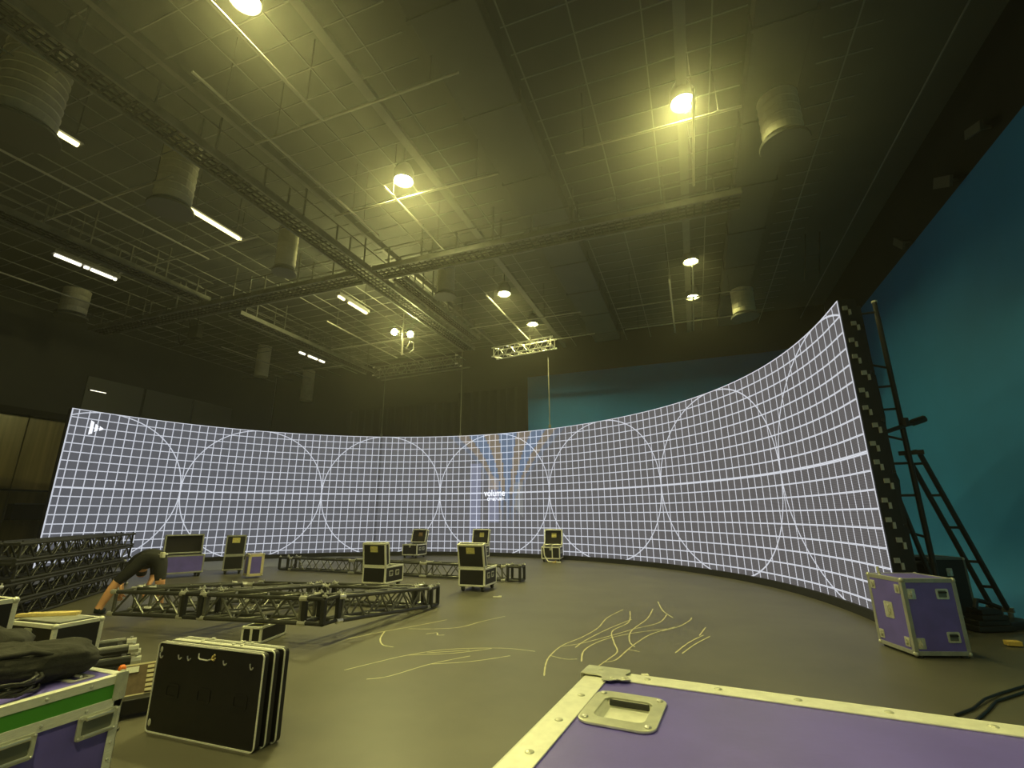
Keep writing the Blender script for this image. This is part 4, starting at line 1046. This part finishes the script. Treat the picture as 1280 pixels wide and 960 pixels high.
# ------------------------------------------------------------------ person bending over the truss
def person():
    verts, edges, rad, mats = [], [], [], []
    def v(p, r, m, par=None):
        verts.append(V(p)); rad.append(r); mats.append(m)
        if par is not None: edges.append((par, len(verts) - 1))
        return len(verts) - 1
    O = V((-8.52, 5.50, 0))
    fw = V((-.55, .83, 0)).normalized()          # away from the camera: the way the body bends
    rt = V((.83, .55, 0)).normalized()           # to the right in the photo
    def P(r, f, z): return O + rt * r + fw * f + V((0, 0, z))
    pel = v(P(.26, .02, .82), .150, 0)
    # legs
    for s, hip, knee, ank, toe in ((-1, (.13, .0, .80), (-.16, -.10, .46), (-.32, -.13, .09), (-.34, .10, .045)), (1, (.36, .02, .80), (.43, -.06, .46), (.42, .10, .09), (.44, .32, .045))):
        h = v(P(*hip), .115, 0, pel)
        m1 = v(V(P(*hip)).lerp(P(*knee), .5), .098, 0, h)
        k0 = v(V(P(*hip)).lerp(P(*knee), .9), .080, 0, m1)
        k = v(P(*knee), .068, 1, k0)
        c = v(V(P(*knee)).lerp(P(*ank), .35), .074, 1, k)
        an = v(V(P(*knee)).lerp(P(*ank), .88), .050, 1, c)
        a2 = v(P(*ank), .046, 2, an); heel = v(P(ank[0], ank[1] - .03, .05), .046, 2, a2)
        t1 = v(V(P(*ank)).lerp(P(*toe), .6) + V((0, 0, -.012)), .046, 2, a2); v(P(*toe), .036, 2, t1)
    # torso bends forward and down
    s1 = v(P(.16, .16, .84), .150, 0, pel); s2 = v(P(.04, .30, .80), .155, 0, s1); s3 = v(P(-.06, .42, .72), .150, 0, s2)
    nk = v(P(-.10, .52, .64), .065, 1, s3); hd = v(P(-.13, .60, .56), .088, 3, nk); hd2 = v(P(-.15, .63, .47), .080, 1, hd)
    for s in (-1, 1):
        sh = v(P(-.07 + s * .17, .43, .70), .070, 0, s3)
        ua = v(P(-.08 + s * .21, .40, .56), .052, 0, sh)
        el = v(P(-.08 + s * .22, .36, .46), .043, 1, ua)
        fa = v(P(-.05 + s * .19, .26, .36), .036, 1, el)
        wr = v(P(-.03 + s * .16, .20, .29), .027, 1, fa)
        pm = v(P(-.03 + s * .155, .17, .25), .030, 1, wr)
        for q, L in ((-.03, .055), (-.01, .065), (.01, .062), (.03, .05)):
            f1 = v(P(-.03 + s * .155 + q, .155, .21), .0095, 1, pm); f2 = v(P(-.03 + s * .155 + q * 1.1, .165, .21 - L * .5), .0085, 1, f1); v(P(-.03 + s * .155 + q * 1.1, .19, .21 - L * .75), .0075, 1, f2)
        th = v(P(-.03 + s * .11, .19, .235), .011, 1, pm); v(P(-.03 + s * .09, .21, .205), .009, 1, th)
    me = bpy.data.meshes.new('body'); me.from_pydata([tuple(p - O) for p in verts], edges, [])
    o = bpy.data.objects.new('body', me); COL.objects.link(o)
    sk = o.modifiers.new('skin', 'SKIN'); sk.use_smooth_shade = True
    for i, sv in enumerate(me.skin_vertices[0].data): sv.radius = (rad[i], rad[i]); sv.use_root = (i == 0)
    sub = o.modifiers.new('sub', 'SUBSURF'); sub.levels = 2; sub.render_levels = 2
    bpy.context.view_layer.update()
    nm = bpy.data.meshes.new_from_object(o.evaluated_get(bpy.context.evaluated_depsgraph_get()))
    bpy.data.objects.remove(o)
    for m_ in ('cloth', 'skin', 'shoe', 'hair'): nm.materials.append(M[m_])
    segs = [(verts[a] - O, verts[b_] - O, mats[b_], mats[a]) for a, b_ in edges]
    for f in nm.polygons:
        c = f.center; best = None
        for a, b_, mb, ma in segs:
            d = b_ - a; t = max(0, min(1, (c - a).dot(d) / d.length_squared)); q = (c - a - d * t).length
            if best is None or q < best[0]: best = (q, mb if t > .5 else ma)
        f.material_index = best[1]; f.use_smooth = True
    zmin = min(v_.co.z for v_ in nm.vertices)
    e = empty('person', O - V((0, 0, zmin)), 0, 'person in black shirt and shorts bending down with legs apart beside the trusses', 'person')
    ob = bpy.data.objects.new('body', nm); COL.objects.link(ob); ob.parent = e
    b = MB(); b.path([P(.26 + .16 * math.cos(a), .02 + .10 * math.sin(a) + .03, .86 + .05 * math.cos(a) * 0) - O for a in [k * 2 * PI / 16 for k in range(16)]], .016, 6, True); 
    b.build('belt', M['aludull'], e, smooth=True)
    b = MB(); b.box(P(.40, -.06, .86) - O, (.07, .05, .09)); b.build('belt_pouch', M['white'], e, bevel=.01)
person()

# ------------------------------------------------------------------ light, haze, view
w = bpy.data.worlds.new('world'); sc.world = w; w.use_nodes = True
w.node_tree.nodes['Background'].inputs['Color'].default_value = (.01, .01, .008, 1)
w.node_tree.nodes['Background'].inputs['Strength'].default_value = 0.0
nt = w.node_tree; vs = nt.nodes.new('ShaderNodeVolumeScatter')          # thin haze in the hall
vs.inputs['Color'].default_value = (1, .97, .80, 1); vs.inputs['Density'].default_value = .0032; vs.inputs['Anisotropy'].default_value = .72
nt.links.new(vs.outputs[0], nt.nodes['World Output'].inputs['Volume'])

hm = bpy.data.materials.new('haze_flare_veil'); hm.use_nodes = True; nt = hm.node_tree; nt.nodes.clear()  # scattering veil for haze and lens flare, placed to lighten the roof
o_ = nt.nodes.new('ShaderNodeOutputMaterial'); v2 = nt.nodes.new('ShaderNodeVolumeScatter'); v2.inputs['Color'].default_value = (1, .99, .82, 1); v2.inputs['Anisotropy'].default_value = .5
tc = nt.nodes.new('ShaderNodeTexCoord'); ln_ = nt.nodes.new('ShaderNodeVectorMath'); ln_.operation = 'LENGTH'; nt.links.new(tc.outputs['Object'], ln_.inputs[0])
mr = nt.nodes.new('ShaderNodeMapRange'); mr.interpolation_type = 'SMOOTHSTEP'; mr.inputs['From Min'].default_value = 1.0; mr.inputs['From Max'].default_value = .1; nt.links.new(ln_.outputs['Value'], mr.inputs['Value'])
nz = nt.nodes.new('ShaderNodeTexNoise'); nz.inputs['Scale'].default_value = 1.6; nz.inputs['Detail'].default_value = 3; nt.links.new(tc.outputs['Object'], nz.inputs['Vector'])
m1_ = nt.nodes.new('ShaderNodeMath'); m1_.operation = 'MULTIPLY'; nt.links.new(mr.outputs['Result'], m1_.inputs[0]); nt.links.new(nz.outputs['Fac'], m1_.inputs[1])
m2_ = nt.nodes.new('ShaderNodeMath'); m2_.operation = 'MULTIPLY'; m2_.inputs[1].default_value = .15; nt.links.new(m1_.outputs[0], m2_.inputs[0]); nt.links.new(m2_.outputs[0], v2.inputs['Density'])
nt.links.new(v2.outputs[0], o_.inputs['Volume'])
b = MB(); b.ball((0, 0, 0), 1.0, 3)
o = b.build('haze', hm, loc=(-.7, 5.6, 7.0)); o.scale = (5.4, 5.4, 2.0)
tag(o, 'veil of haze and imitated lens flare around the brightest round lamp under the roof', 'haze', kind='stuff')

sc.view_settings.view_transform = 'Standard'; sc.view_settings.look = 'None'
sc.view_settings.gamma = 1.0; sc.view_settings.use_curve_mapping = False; sc.view_settings.exposure = 0.22
sc.cycles.use_denoising = True
sc.cycles.max_bounces = 6
sc.cycles.diffuse_bounces = 4
sc.cycles.sample_clamp_indirect = 6.0
sc.cycles.volume_bounces = 0
